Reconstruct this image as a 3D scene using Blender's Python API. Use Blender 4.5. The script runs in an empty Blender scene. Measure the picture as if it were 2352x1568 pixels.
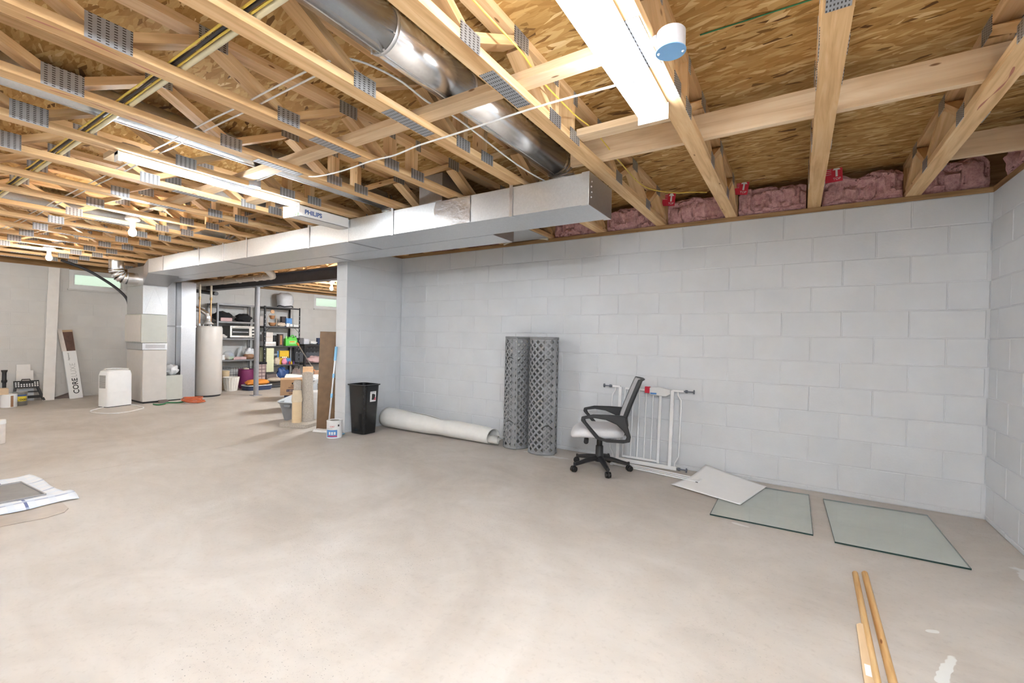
import bpy, bmesh, math, random
from mathutils import Vector, Matrix, Euler, noise
random.seed(7)
C = bpy.context.scene.collection
PI = math.pi
sc = bpy.context.scene
# ------------------------------------------------------------------ camera
FPX, YAW, PIT, ROL = 1023.44, -0.5694, -0.0068, 0.0197
EYE = Vector((-1.1212, -4.386, 1.195))
H = 2.273                      # height of the block walls
ZB = 2.311                     # underside of the trusses
ZT = 2.588                     # underside of the subfloor
XL = -12.0                     # far left wall
def _cam():
    cy, sy, cp, sp = math.cos(YAW), math.sin(YAW), math.cos(PIT), math.sin(PIT)
    f = Vector((sy*cp, cy*cp, sp)); r = Vector((cy, -sy, 0)); u = r.cross(f)
    c, s = math.cos(ROL), math.sin(ROL)
    return c*r+s*u, -s*r+c*u, f
RT, UP, FW = _cam()
cam = bpy.data.cameras.new('camera'); co = bpy.data.objects.new('camera', cam); C.objects.link(co)
cam.sensor_width = 36; cam.lens = FPX/2352*36; cam.clip_start = .05; cam.clip_end = 100
co.matrix_world = Matrix(((RT.x, UP.x, -FW.x, EYE.x), (RT.y, UP.y, -FW.y, EYE.y), (RT.z, UP.z, -FW.z, EYE.z), (0, 0, 0, 1)))
sc.camera = co
def un(u, v, ax, c):           # photo pixel -> point on the plane x, y or z = c
    d = RT*((u-1176)/FPX) - UP*((v-784)/FPX) + FW
    i = 'xyz'.index(ax); t = (c-EYE[i])/d[i]
    return EYE + d*t
def F(u, v): return un(u, v, 'z', 0)
# ------------------------------------------------------------------ world, exposure
w = bpy.data.worlds.new('world'); sc.world = w; w.use_nodes = True
w.node_tree.nodes['Background'].inputs[0].default_value = (.90, .97, .91, 1)
w.node_tree.nodes['Background'].inputs[1].default_value = .19
sc.view_settings.view_transform = 'Standard'; sc.view_settings.look = 'None'
sc.view_settings.exposure = 3.08; sc.view_settings.gamma = 1; sc.view_settings.use_curve_mapping = False
TUBE_W, BULB_W, FILL_W = 11.0, 72.0, 66.0    # brightness of tubes, bulbs, added unseen fill tubes
sc.cycles.max_bounces = 6; sc.cycles.diffuse_bounces = 4; sc.cycles.glossy_bounces = 3; sc.cycles.sample_clamp_indirect = 8; sc.cycles.use_light_tree = False
sc.cycles.caustics_reflective = False; sc.cycles.caustics_refractive = False
# ------------------------------------------------------------------ materials
MATS = {}
def nm(name):
    m = bpy.data.materials.new(name); m.use_nodes = True; MATS[name] = m
    nt = m.node_tree; b = nt.nodes['Principled BSDF']; return m, nt, b
def lnk(nt, a, b): nt.links.new(a, b)
def ramp(nt, fac, stops):
    r = nt.nodes.new('ShaderNodeValToRGB'); lnk(nt, fac, r.inputs[0])
    e = r.color_ramp.elements
    while len(e) < len(stops): e.new(.5)
    for q, (p, c) in zip(e, stops): q.position = p; q.color = (*c, 1) if len(c) == 3 else c
    return r.outputs[0]
def coords(nt, scale=(1, 1, 1), kind='Object', rnd=False, rot=(0, 0, 0)):
    t = nt.nodes.new('ShaderNodeTexCoord'); mp = nt.nodes.new('ShaderNodeMapping')
    mp.inputs['Scale'].default_value = scale; mp.inputs['Rotation'].default_value = rot
    lnk(nt, t.outputs[kind], mp.inputs[0])
    if rnd:
        oi = nt.nodes.new('ShaderNodeObjectInfo'); mu = nt.nodes.new('ShaderNodeMath'); mu.operation = 'MULTIPLY'
        mu.inputs[1].default_value = 37.0; lnk(nt, oi.outputs['Random'], mu.inputs[0])
        cb = nt.nodes.new('ShaderNodeCombineXYZ')
        for i in range(3): lnk(nt, mu.outputs[0], cb.inputs[i])
        ad = nt.nodes.new('ShaderNodeVectorMath'); lnk(nt, mp.outputs[0], ad.inputs[0]); lnk(nt, cb.outputs[0], ad.inputs[1])
        return ad.outputs[0]
    return mp.outputs[0]
def ntex(nt, vec, scale, detail=3, rough=.55, dist=0):
    n = nt.nodes.new('ShaderNodeTexNoise'); lnk(nt, vec, n.inputs['Vector'])
    n.inputs['Scale'].default_value = scale; n.inputs['Detail'].default_value = detail
    n.inputs['Roughness'].default_value = rough; n.inputs['Distortion'].default_value = dist
    return n.outputs['Fac']
def mixc(nt, fac, a, b, mode='MIX'):
    m = nt.nodes.new('ShaderNodeMixRGB'); m.blend_type = mode
    for i, x in enumerate((fac, a, b)):
        if hasattr(x, 'is_linked'): lnk(nt, x, m.inputs[i])
        elif i == 0: m.inputs[0].default_value = x
        else: m.inputs[i].default_value = (*x, 1)
    return m.outputs[0]
def bump(nt, b, h, st=.3, dist=.01):
    n = nt.nodes.new('ShaderNodeBump'); n.inputs['Strength'].default_value = st; n.inputs['Distance'].default_value = dist
    lnk(nt, h, n.inputs['Height']); lnk(nt, n.outputs[0], b.inputs['Normal'])
def mat(name, col, rough=.5, metal=0, var=.08, scale=12, bmp=0, spec=None, trans=0, sheen=0):
    if name in MATS: return MATS[name]
    m, nt, b = nm(name)
    vec = coords(nt, rnd=True); n = ntex(nt, vec, scale)
    lo = tuple(max(0, c*(1-var)) for c in col); hi = tuple(min(1, c*(1+var)) for c in col)
    lnk(nt, ramp(nt, n, [(.3, lo), (.7, hi)]), b.inputs['Base Color'])
    b.inputs['Roughness'].default_value = rough; b.inputs['Metallic'].default_value = metal
    if spec is not None: b.inputs['Specular IOR Level'].default_value = spec
    if trans: b.inputs['Transmission Weight'].default_value = trans
    if sheen: b.inputs['Sheen Weight'].default_value = sheen
    if bmp: bump(nt, b, ntex(nt, vec, scale*4, 4), bmp, .004)
    return m
def emis(name, col, st):
    m, nt, b = nm(name)
    b.inputs['Base Color'].default_value = (*col, 1); b.inputs['Emission Color'].default_value = (*col, 1)
    b.inputs['Emission Strength'].default_value = st; return m
# pine lumber, grain along local X
def wood(name, lo, mid, hi, rough=.6):
    m, nt, b = nm(name)
    v = coords(nt, (.9, 14, 14), rnd=True); g = ntex(nt, v, 2.2, 3, .6, .6)
    base = ramp(nt, g, [(.28, lo), (.5, mid), (.72, hi)])
    v2 = coords(nt, (2.0, 7, 7), rnd=True)
    vo = nt.nodes.new('ShaderNodeTexVoronoi'); lnk(nt, v2, vo.inputs['Vector']); vo.inputs['Scale'].default_value = 1.6
    kn = ramp(nt, vo.outputs['Distance'], [(.0, (.16, .07, .025)), (.045, (.3, .15, .06)), (.075, (1, 1, 1))])
    col = mixc(nt, .85, base, kn, 'MULTIPLY')
    oi = nt.nodes.new('ShaderNodeObjectInfo')
    tint = ramp(nt, oi.outputs['Random'], [(0, (.86, .82, .76)), (1, (1.0, 1.0, 1.0))])
    lnk(nt, mixc(nt, 1, col, tint, 'MULTIPLY'), b.inputs['Base Color'])
    b.inputs['Roughness'].default_value = rough; b.inputs['Specular IOR Level'].default_value = .25; return m
wood('pine', (.62, .37, .17), (.80, .53, .275), (.90, .66, .39))
wood('pine_shaded', (.22, .12, .05), (.34, .20, .09), (.46, .29, .14))  # pine for plates and rim boards, with their shade put into the colour
wood('pine_pale', (.70, .50, .31), (.82, .62, .41), (.90, .73, .53))
wood('dowel_wood', (.55, .30, .11), (.72, .47, .22), (.82, .60, .34))
# OSB
def osb():
    m, nt, b = nm('osb')
    def layer(sx, sy, ang):
        v0_ = coords(nt, (1, 1, 1), rnd=True, rot=(0, 0, ang)); mp_ = nt.nodes.new('ShaderNodeMapping'); mp_.inputs['Scale'].default_value = (sx, sy, 1); lnk(nt, v0_, mp_.inputs[0]); v = mp_.outputs[0]; nz = nt.nodes.new('ShaderNodeTexNoise')
        nz.inputs['Scale'].default_value = 3; lnk(nt, v, nz.inputs['Vector'])
        ad = mixc(nt, .06, v, nz.outputs['Color'], 'ADD')
        vo = nt.nodes.new('ShaderNodeTexVoronoi'); lnk(nt, ad, vo.inputs['Vector']); vo.inputs['Scale'].default_value = 1
        sp = nt.nodes.new('ShaderNodeSeparateColor'); lnk(nt, vo.outputs['Color'], sp.inputs[0]); return sp.outputs[0], vo.outputs['Distance'], sp.outputs[1]
    stops = [(.0, (.12, .055, .018)), (.025, (.20, .10, .03)), (.06, (.37, .195, .058)), (.35, (.44, .245, .078)), (.65, (.52, .31, .11)), (.92, (.62, .41, .175)), (1, (.74, .54, .28))]
    a, da, ma = layer(9, 36, .06); c2, db, mb_ = layer(10, 42, -.22); d2, dd, mc_ = layer(12, 55, .26)
    th = [(.48, (0, 0, 0)), (.5, (1, 1, 1))]
    c = mixc(nt, ramp(nt, mb_, th), ramp(nt, a, stops), ramp(nt, c2, stops))
    c = mixc(nt, ramp(nt, mc_, [(.6, (0, 0, 0)), (.62, (1, 1, 1))]), c, ramp(nt, d2, stops))
    c = mixc(nt, .5, c, ramp(nt, ntex(nt, coords(nt, (3, 60, 3), rnd=True), 2, 3), [(.3, (.84, .82, .80)), (.7, (1.06, 1.06, 1.06))]), 'MULTIPLY')
    lnk(nt, c, b.inputs['Base Color']); b.inputs['Roughness'].default_value = .75; b.inputs['Specular IOR Level'].default_value = .15
    bump(nt, b, da, .25, .004)
osb()
# painted block
def blockmat(name, col):
    m, nt, b = nm(name)
    v = coords(nt, rnd=True); n = ntex(nt, v, 3, 4); 
    lnk(nt, ramp(nt, n, [(.3, tuple(c*.95 for c in col)), (.7, tuple(c*1.03 for c in col))]), b.inputs['Base Color'])
    b.inputs['Roughness'].default_value = .55; b.inputs['Specular IOR Level'].default_value = .35
    bump(nt, b, ntex(nt, v, 60, 2, .7), .22, .004)
blockmat('paint', (.66, .675, .70)); blockmat('paint_left', (.62, .605, .585))
# concrete floor
def floormat():
    m, nt, b = nm('concrete')
    v = coords(nt); n1 = ntex(nt, v, .7, 4, .6, 1.2)
    base = ramp(nt, n1, [(.3, (.45, .405, .36)), (.5, (.53, .485, .44)), (.72, (.60, .56, .52))])
    vs = coords(nt, (1, 1.7, 1), rot=(0, 0, .9)); st = ntex(nt, vs, 1.6, 4, .62, 2.6)
    base = mixc(nt, .40, base, ramp(nt, st, [(.3, (.80, .78, .76)), (.62, (1.0, 1.0, 1.0)), (.8, (1.12, 1.12, 1.12))]), 'MULTIPLY')
    fine = ntex(nt, v, 38, 2, .7)
    base = mixc(nt, .25, base, ramp(nt, fine, [(.25, (.6, .58, .55)), (.45, (1, 1, 1))]), 'MULTIPLY')
    sp = ntex(nt, coords(nt, (1, 1.6, 1)), 95, 2, .5)
    patch = ntex(nt, coords(nt), .9, 2)
    spm = mixc(nt, 1, ramp(nt, sp, [(.30, (1, 1, 1)), (.34, (0, 0, 0))]), ramp(nt, patch, [(.5, (0, 0, 0)), (.62, (1, 1, 1))]), 'MULTIPLY')
    base = mixc(nt, spm, base, (.27, .25, .23))
    nz = ntex(nt, v, 9, 2)
    # spilled paint on the slab
    def blob(cx, cy, rx, ry, ang, col):
        nonlocal base
        t = nt.nodes.new('ShaderNodeTexCoord'); mp = nt.nodes.new('ShaderNodeMapping'); mp.vector_type = 'TEXTURE'
        mp.inputs['Location'].default_value = (cx, cy, 0); mp.inputs['Rotation'].default_value = (0, 0, ang); mp.inputs['Scale'].default_value = (rx, ry, 1)
        lnk(nt, t.outputs['Object'], mp.inputs[0])
        ln = nt.nodes.new('ShaderNodeVectorMath'); ln.operation = 'LENGTH'; lnk(nt, mp.outputs[0], ln.inputs[0])
        ad = nt.nodes.new('ShaderNodeMath'); ad.operation = 'ADD'; lnk(nt, ln.outputs[1], ad.inputs[0])
        lnk(nt, nz, ad.inputs[1])
        msk = ramp(nt, ad.outputs[0], [(.0, (.8, .8, .8)), (.93, (.8, .8, .8)), (.97, (0, 0, 0))])
        base = mixc(nt, msk, base, col)
    for q in ((-.07, -.98, .13, .24, .1, (.66, .66, .65)), (-.63, -2.12, .26, .05, 1.2, (.72, .73, .71)), (-.62, -1.85, .07, .03, .6, (.72, .73, .71)),
              (-3.3, -.33, .55, .12, 0, (.66, .655, .64)), (-1.42, -1.10, .16, .035, -.2, (.72, .70, .67))): blob(*q)
    lnk(nt, base, b.inputs['Base Color']); b.inputs['Roughness'].default_value = .55; b.inputs['Specular IOR Level'].default_value = .4
floormat()
def galv(name, col=(.70, .71, .72), rough=.34, spang=.1):
    m, nt, b = nm(name); v = coords(nt, rnd=True)
    vo = nt.nodes.new('ShaderNodeTexVoronoi'); lnk(nt, v, vo.inputs['Vector']); vo.inputs['Scale'].default_value = 90
    sp = nt.nodes.new('ShaderNodeSeparateColor'); lnk(nt, vo.outputs['Color'], sp.inputs[0])
    lnk(nt, ramp(nt, sp.outputs[0], [(0, tuple(c*(1-spang) for c in col)), (1, tuple(min(1, c*(1+spang)) for c in col))]), b.inputs['Base Color'])
    n = ntex(nt, v, 4, 3)
    lnk(nt, ramp(nt, n, [(.3, (rough*.95,)*3), (.7, (rough*1.05,)*3)]), b.inputs['Roughness'])
    b.inputs['Metallic'].default_value = .95
galv('galv', (.68, .69, .70), .40, .04); galv('galv_shiny', (.82, .83, .84), .26, .03); galv('galv_dark', (.45, .45, .465), .42, .04)
# punched connector plate: rows of slots
def plate():
    m, nt, b = nm('nail_plate'); v = coords(nt, (52, 52, 52))
    sx = nt.nodes.new('ShaderNodeSeparateXYZ'); lnk(nt, v, sx.inputs[0])
    def fr(o, k):
        a = nt.nodes.new('ShaderNodeMath'); a.operation = 'MULTIPLY'; a.inputs[1].default_value = k; lnk(nt, o, a.inputs[0])
        f = nt.nodes.new('ShaderNodeMath'); f.operation = 'FRACT'; lnk(nt, a.outputs[0], f.inputs[0]); return f.outputs[0]
    def gt(o, t, op='GREATER_THAN'):
        a = nt.nodes.new('ShaderNodeMath'); a.operation = op; a.inputs[1].default_value = t; lnk(nt, o, a.inputs[0]); return a.outputs[0]
    mu = nt.nodes.new('ShaderNodeMath'); mu.operation = 'MULTIPLY'
    lnk(nt, gt(fr(sx.outputs[0], .75), .55), mu.inputs[0]); lnk(nt, gt(fr(sx.outputs[1], 1.9), .55), mu.inputs[1])
    lnk(nt, mixc(nt, mu.outputs[0], (.50, .51, .53), (.10, .09, .085)), b.inputs['Base Color'])
    b.inputs['Metallic'].default_value = .75; b.inputs['Roughness'].default_value = .42
plate()
def glassmat():
    m, nt, b = nm('sheet_glass'); nt.nodes.remove(b); o = nt.nodes['Material Output']
    tr = nt.nodes.new('ShaderNodeBsdfTransparent'); tr.inputs[0].default_value = (.955, .985, .975, 1)
    gl = nt.nodes.new('ShaderNodeBsdfGlossy'); gl.inputs['Roughness'].default_value = .02; gl.inputs[0].default_value = (.95, 1, .98, 1)
    df = nt.nodes.new('ShaderNodeBsdfDiffuse'); df.inputs[0].default_value = (.80, .90, .87, 1)
    fr = nt.nodes.new('ShaderNodeFresnel'); fr.inputs[0].default_value = 2.0
    m1 = nt.nodes.new('ShaderNodeMixShader'); m1.inputs[0].default_value = .14; lnk(nt, tr.outputs[0], m1.inputs[1]); lnk(nt, df.outputs[0], m1.inputs[2])
    ge = nt.nodes.new('ShaderNodeNewGeometry'); iv = nt.nodes.new('ShaderNodeMath'); iv.operation = 'SUBTRACT'; iv.inputs[0].default_value = 1; lnk(nt, ge.outputs['Backfacing'], iv.inputs[1])
    fm = nt.nodes.new('ShaderNodeMath'); fm.operation = 'MULTIPLY'; lnk(nt, fr.outputs[0], fm.inputs[0]); lnk(nt, iv.outputs[0], fm.inputs[1])
    m2 = nt.nodes.new('ShaderNodeMixShader'); lnk(nt, fm.outputs[0], m2.inputs[0]); lnk(nt, m1.outputs[0], m2.inputs[1]); lnk(nt, gl.outputs[0], m2.inputs[2])
    lnk(nt, m2.outputs[0], o.inputs[0])
    m, nt, b = nm('glass_clear'); nt.nodes.remove(b); o = nt.nodes['Material Output']
    tr = nt.nodes.new('ShaderNodeBsdfTransparent'); tr.inputs[0].default_value = (.97, .99, .985, 1); lnk(nt, tr.outputs[0], o.inputs[0])
    m, nt, b = nm('window_glass'); nt.nodes.remove(b); o = nt.nodes['Material Output']
    tr = nt.nodes.new('ShaderNodeBsdfTransparent'); tr.inputs[0].default_value = (.82, .9, .84, 1)
    tl = nt.nodes.new('ShaderNodeBsdfTranslucent'); tl.inputs[0].default_value = (.9, .95, .9, 1)
    gl = nt.nodes.new('ShaderNodeBsdfGlossy'); gl.inputs['Roughness'].default_value = .05
    m1 = nt.nodes.new('ShaderNodeMixShader'); m1.inputs[0].default_value = .3; lnk(nt, tr.outputs[0], m1.inputs[1]); lnk(nt, tl.outputs[0], m1.inputs[2])
    m2 = nt.nodes.new('ShaderNodeMixShader'); m2.inputs[0].default_value = .06; lnk(nt, m1.outputs[0], m2.inputs[1]); lnk(nt, gl.outputs[0], m2.inputs[2])
    lnk(nt, m2.outputs[0], o.inputs[0])
glassmat()
def plastic_film():
    m, nt, b = nm('clear_film'); nt.nodes.remove(b); o = nt.nodes['Material Output']
    tr = nt.nodes.new('ShaderNodeBsdfTransparent'); df = nt.nodes.new('ShaderNodeBsdfPrincipled')
    df.inputs['Base Color'].default_value = (.8, .82, .84, 1); df.inputs['Roughness'].default_value = .2
    m1 = nt.nodes.new('ShaderNodeMixShader'); m1.inputs[0].default_value = .45; lnk(nt, tr.outputs[0], m1.inputs[1]); lnk(nt, df.outputs[0], m1.inputs[2])
    lnk(nt, m1.outputs[0], o.inputs[0])
plastic_film()
emis('tube_lit', (.885, .95, 1.0), TUBE_W*1.5); emis('tube_near', (.885, .95, 1.0), TUBE_W*.8); emis('fill_tube_rear', (.885, .95, 1.0), FILL_W*.16); emis('fill_tube_left', (.885, .95, 1.0), FILL_W*.2); emis('bulb_lit', (1.0, .96, .90), BULB_W); emis('fill_tube_back', (.885, .95, 1.0), FILL_W)  # rear, left and back tubes belong to added unseen fill fixtures
def carpet(name, lo, hi, sc_=90):
    m, nt, b = nm(name); v = coords(nt, rnd=True); n = ntex(nt, v, sc_, 4, .8)
    lnk(nt, ramp(nt, n, [(.3, lo), (.7, hi)]), b.inputs['Base Color']); b.inputs['Roughness'].default_value = .95; bump(nt, b, n, .8, .01)
carpet('carpet_beige', (.36, .31, .26), (.66, .60, .53)); carpet('insul_pink', (.46, .22, .225), (.78, .49, .48), 26)
def stripes(name, base, line, axis, freq, width, rough=.8, base2=None):
    m, nt, b = nm(name); v = coords(nt); s = nt.nodes.new('ShaderNodeSeparateXYZ'); lnk(nt, v, s.inputs[0])
    def band(ax, fq, wd):
        a = nt.nodes.new('ShaderNodeMath'); a.operation = 'MULTIPLY'; a.inputs[1].default_value = fq; lnk(nt, s.outputs['xyz'.index(ax)], a.inputs[0])
        f = nt.nodes.new('ShaderNodeMath'); f.operation = 'FRACT'; lnk(nt, a.outputs[0], f.inputs[0])
        g = nt.nodes.new('ShaderNodeMath'); g.operation = 'LESS_THAN'; g.inputs[1].default_value = wd; lnk(nt, f.outputs[0], g.inputs[0]); return g.outputs[0]
    col = None
    for ax in axis: col = mixc(nt, band(ax, freq, width), col if col is not None else base, line)
    if base2:
        for ax in axis: col = mixc(nt, mixc(nt, .5, (0, 0, 0), band(ax, freq*3.1, .35)), col, base2)
    lnk(nt, col, b.inputs['Base Color']); b.inputs['Roughness'].default_value = rough; return m
stripes('towel_check', (.80, .82, .85), (.16, .19, .36), 'xy', 3.3, .05, .95, (.70, .77, .86))
stripes('plaid', (.52, .42, .38), (.10, .07, .08), 'yz', 13.0, .22, .9, (.32, .20, .20))
stripes('yellow_stripe', (.74, .74, .50), (.60, .60, .38), 'z', 26.0, .12, .8)
stripes('sisal', (.80, .62, .40), (.60, .43, .25), 'z', 70.0, .35, .9)
stripes('wicker', (.74, .58, .38), (.50, .36, .20), 'z', 75.0, .3, .8)
stripes('vent_grille', (.55, .54, .52), (.10, .10, .10), 'z', 60.0, .45, .5)
mat('white_metal', (.86, .86, .87), .35, var=.02); mat('white_plastic', (.80, .80, .80), .4, var=.02); mat('white_board', (.80, .775, .75), .5, var=.03)
mat('black_plastic', (.018, .018, .02), .42); mat('black_gloss', (.014, .014, .015), .22); mat('black_metal', (.02, .02, .022), .4)
mat('grey_mesh', (.55, .55, .57), .85, bmp=.3, scale=30); mat('seat_fabric', (.70, .69, .71), .9, bmp=.1, scale=60, var=.03)
mat('lattice_grey', (.24, .245, .255), .42); mat('dark_plastic', (.10, .11, .12), .4)
mat('vinyl_white', (.83, .82, .79), .5, var=.03); mat('vinyl_back', (.62, .61, .58), .7)
mat('paper_white', (.90, .895, .89), .6, var=.01); mat('glass_edge', (.015, .04, .035), .15)
mat('brown_board', (.20, .115, .055), .5, bmp=.1, var=.15); mat('cardboard', (.44, .27, .15), .8); mat('cardboard_lt', (.55, .40, .26), .85)
mat('steel_beam', (.115, .115, .135), .5); mat('steel_post', (.24, .235, .25), .45); mat('shelf_grey', (.17, .165, .17), .45, metal=.3)
mat('furnace_beige', (.56, .53, .50), .45, var=.03); mat('furnace_green', (.50, .51, .47), .45, var=.03); mat('heater_beige', (.58, .545, .51), .32, var=.02)
mat('pvc', (.72, .66, .60), .4); mat('copper', (.55, .27, .13), .3, .9); mat('brass', (.45, .33, .17), .35, .9)
mat('pipe_wrap', (.68, .60, .48), .8); mat('orange_cord', (.55, .13, .05), .5); mat('green_cord', (.02, .16, .06), .5)
mat('cable_white', (.76, .75, .73), .45); mat('cable_yellow', (.78, .58, .10), .45); mat('cable_black', (.03, .03, .035), .45); mat('pex_cream', (.80, .74, .52), .4)
mat('blue_plate', (.20, .42, .72), .4); mat('box_grey', (.62, .62, .66), .45)
mat('red_tag', (.62, .02, .05), .6, var=.03); mat('print_white', (.85, .85, .85), .6, var=.01); mat('print_blue', (.06, .13, .36), .5); mat('print_black', (.02, .02, .02), .6)
mat('print_grey', (.52, .52, .52), .6); mat('print_red', (.65, .05, .10), .5); mat('print_navy', (.04, .03, .08), .5); mat('print_brown', (.18, .08, .05), .6)
mat('dark_plank', (.10, .045, .03), .4, bmp=.1, var=.3); mat('bag_white', (.75, .75, .77), .35, bmp=.3); mat('bag_grey', (.66, .67, .70), .4, bmp=.3)
mat('litter_grey', (.25, .26, .28), .4); mat('litter_pale', (.62, .66, .70), .4); mat('navy', (.03, .045, .10), .6); mat('blue_bag', (.03, .08, .25), .4)
mat('mop_blue', (.25, .55, .80), .4); mat('alu', (.75, .75, .77), .3, .9); mat('black_cloth', (.012, .012, .014), .9, bmp=.3); mat('pink_cloth', (.62, .42, .42), .9)
mat('oven_steel', (.60, .57, .53), .3, .8); mat('oven_dark', (.06, .05, .045), .3); mat('oven_glass', (.03, .03, .028), .1)
mat('green_jug', (.12, .60, .08), .35); mat('lime', (.35, .72, .25), .4); mat('toy_yellow', (.78, .50, .03), .5); mat('toy_blue', (.10, .28, .62), .4)
mat('pink_toy', (.80, .28, .42), .5); mat('toy_purple', (.12, .06, .22), .4); mat('toy_red', (.6, .05, .06), .4); mat('bowl_wood', (.42, .20, .09), .4); mat('disk_wood', (.72, .43, .24), .5)
mat('tan_cloth', (.62, .52, .42), .9); mat('wine', (.17, .015, .09), .6); mat('orange_bed', (.75, .27, .04), .8); mat('dog_tan', (.66, .55, .44), .95)
mat('crate_wire', (.12, .13, .13), .4, .6); mat('wicker_white', (.78, .74, .68), .8); mat('brown_grey', (.18, .14, .13), .8); mat('box_cream', (.70, .64, .60), .7)
mat('dark_box', (.05, .035, .035), .5); mat('dark_grey_box', (.13, .13, .14), .6); mat('orange_tool', (.75, .25, .05), .5); mat('tray_metal', (.28, .28, .28), .4, .7); mat('rust', (.30, .16, .09), .6); mat('rust_red', (.50, .20, .13), .8)
mat('can_steel', (.45, .45, .44), .3, .9); mat('label_yellow', (.75, .60, .05), .5); mat('porcelain', (.8, .78, .76), .35); mat('zip_black', (.01, .01, .01), .5)
mat('mat_clear', (.40, .34, .29), .3); mat('shadow_dark', (.03, .025, .02), .9); mat('skin_tan', (.66, .55, .40), .8); mat('mortar', (.60, .61, .62), .8, var=.02); mat('mortar_left', (.58, .565, .545), .8, var=.02)
mat('foil_tape', (.72, .72, .73), .25, .9, bmp=.3); mat('chair_frame', (.016, .016, .018), .5); mat('dial_grey', (.12, .13, .16), .4)
# ------------------------------------------------------------------ mesh helpers
MW = {}
class MB:
    def __init__(s): s.v = []; s.f = []
    def add(s, vs, fs):
        o = len(s.v); s.v += [Vector(q) for q in vs]; s.f += [tuple(i+o for i in q) for q in fs]; return s
    def box(s, x0, x1, y0, y1, z0, z1):
        return s.add([(x, y, z) for x in (x0, x1) for y in (y0, y1) for z in (z0, z1)],
                     [(0, 1, 3, 2), (4, 6, 7, 5), (0, 4, 5, 1), (2, 3, 7, 6), (0, 2, 6, 4), (1, 5, 7, 3)])
    def hexa(s, b4, t4):      # bottom four and top four points, same winding (ccw from above)
        return s.add(list(b4)+list(t4), [(3, 2, 1, 0), (4, 5, 6, 7), (0, 1, 5, 4), (1, 2, 6, 5), (2, 3, 7, 6), (3, 0, 4, 7)])
    def bar(s, p0, p1, w, t, up=(0, 0, 1)):   # rectangular bar, w across, t along up
        p0, p1 = Vector(p0), Vector(p1); d = (p1-p0).normalized(); u = Vector(up); a = d.cross(u)
        if a.length < 1e-4: a = d.cross(Vector((1, 0, 0)))
        a.normalize(); u = a.cross(d); a *= w/2; u *= t/2
        return s.hexa([p0-a-u, p0+a-u, p1+a-u, p1-a-u], [p0-a+u, p0+a+u, p1+a+u, p1-a+u])
    def tube(s, pts, r, n=10, closed=False, caps=True, sq=None):
        pts = [Vector(p) for p in pts]; N = len(pts); rs = r if isinstance(r, (list, tuple)) else [r]*N
        ts = []
        for i in range(N):
            a = pts[(i-1) % N] if (closed or i > 0) else pts[i]; b = pts[(i+1) % N] if (closed or i < N-1) else pts[i]
            ts.append((b-a).normalized())
        nrm = ts[0].orthogonal().normalized() if sq is None else (Vector(sq)-ts[0]*Vector(sq).dot(ts[0])).normalized()
        vs = []
        for i in range(N):
            if sq is None: nrm = (nrm-ts[i]*nrm.dot(ts[i])).normalized()
            else: nrm = (Vector(sq)-ts[i]*Vector(sq).dot(ts[i])).normalized()
            bi = ts[i].cross(nrm); rr = rs[i]; ra, rb = rr if isinstance(rr, (tuple, list)) else (rr, rr)
            for k in range(n): an = 2*PI*k/n; vs.append(pts[i]+nrm*math.cos(an)*ra+bi*math.sin(an)*rb)
        fs = []; M = N if closed else N-1
        for i in range(M):
            j = (i+1) % N
            for k in range(n): l = (k+1) % n; fs.append((i*n+k, i*n+l, j*n+l, j*n+k))
        if caps and not closed: fs += [tuple(range(n-1, -1, -1)), tuple((N-1)*n+k for k in range(n))]
        return s.add(vs, fs)
    def cyl(s, p0, p1, r0, r1=None, n=16, caps=True): return s.tube([p0, p1], [r0, r0 if r1 is None else r1], n, caps=caps)
    def lathe(s, prof, c=(0, 0, 0), n=24, cap=True, sx=1, sy=1):
        vs = [(c[0]+r*sx*math.cos(2*PI*k/n), c[1]+r*sy*math.sin(2*PI*k/n), c[2]+z) for r, z in prof for k in range(n)]
        fs = [(i*n+k, i*n+(k+1) % n, (i+1)*n+(k+1) % n, (i+1)*n+k) for i in range(len(prof)-1) for k in range(n)]
        if cap: fs += [tuple(range(n-1, -1, -1)), tuple((len(prof)-1)*n+k for k in range(n))]
        return s.add(vs, fs)
    def grid(s, fn, nu, nv, cu=False):
        vs = [fn(i/(nu if cu else nu-1), j/(nv-1)) for j in range(nv) for i in range(nu)]
        fs = [(j*nu+i, j*nu+(i+1) % nu, (j+1)*nu+(i+1) % nu, (j+1)*nu+i) for j in range(nv-1) for i in range(nu if cu else nu-1)]
        return s.add(vs, fs)
    def ball(s, c, r, n=14, m=9, jit=0, seed=0):
        r = (r, r, r) if not isinstance(r, (tuple, list)) else r; vs = []
        for j in range(m+1):
            th = PI*j/m
            for i in range(n):
                ph = 2*PI*i/n; q = Vector((math.sin(th)*math.cos(ph), math.sin(th)*math.sin(ph), math.cos(th)))
                k = 1+jit*noise.noise(q*2.3+Vector((seed*3.1, seed, 0))) if jit else 1
                vs.append((c[0]+r[0]*q.x*k, c[1]+r[1]*q.y*k, c[2]+r[2]*q.z*k))
        fs = [(j*n+i, (j+1)*n+i, (j+1)*n+(i+1) % n, j*n+(i+1) % n) for j in range(m) for i in range(n)]
        return s.add(vs, fs)
    def prism(s, poly, d0, d1, M=None):       # poly in local xy, extruded along local z
        M = M or Matrix(); n = len(poly)
        vs = [M @ Vector((x, y, d)) for d in (d0, d1) for x, y in poly]
        return s.add(vs, [tuple(range(n-1, -1, -1)), tuple(range(n, 2*n))]+[(k, (k+1) % n, n+(k+1) % n, n+k) for k in range(n)])
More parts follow.
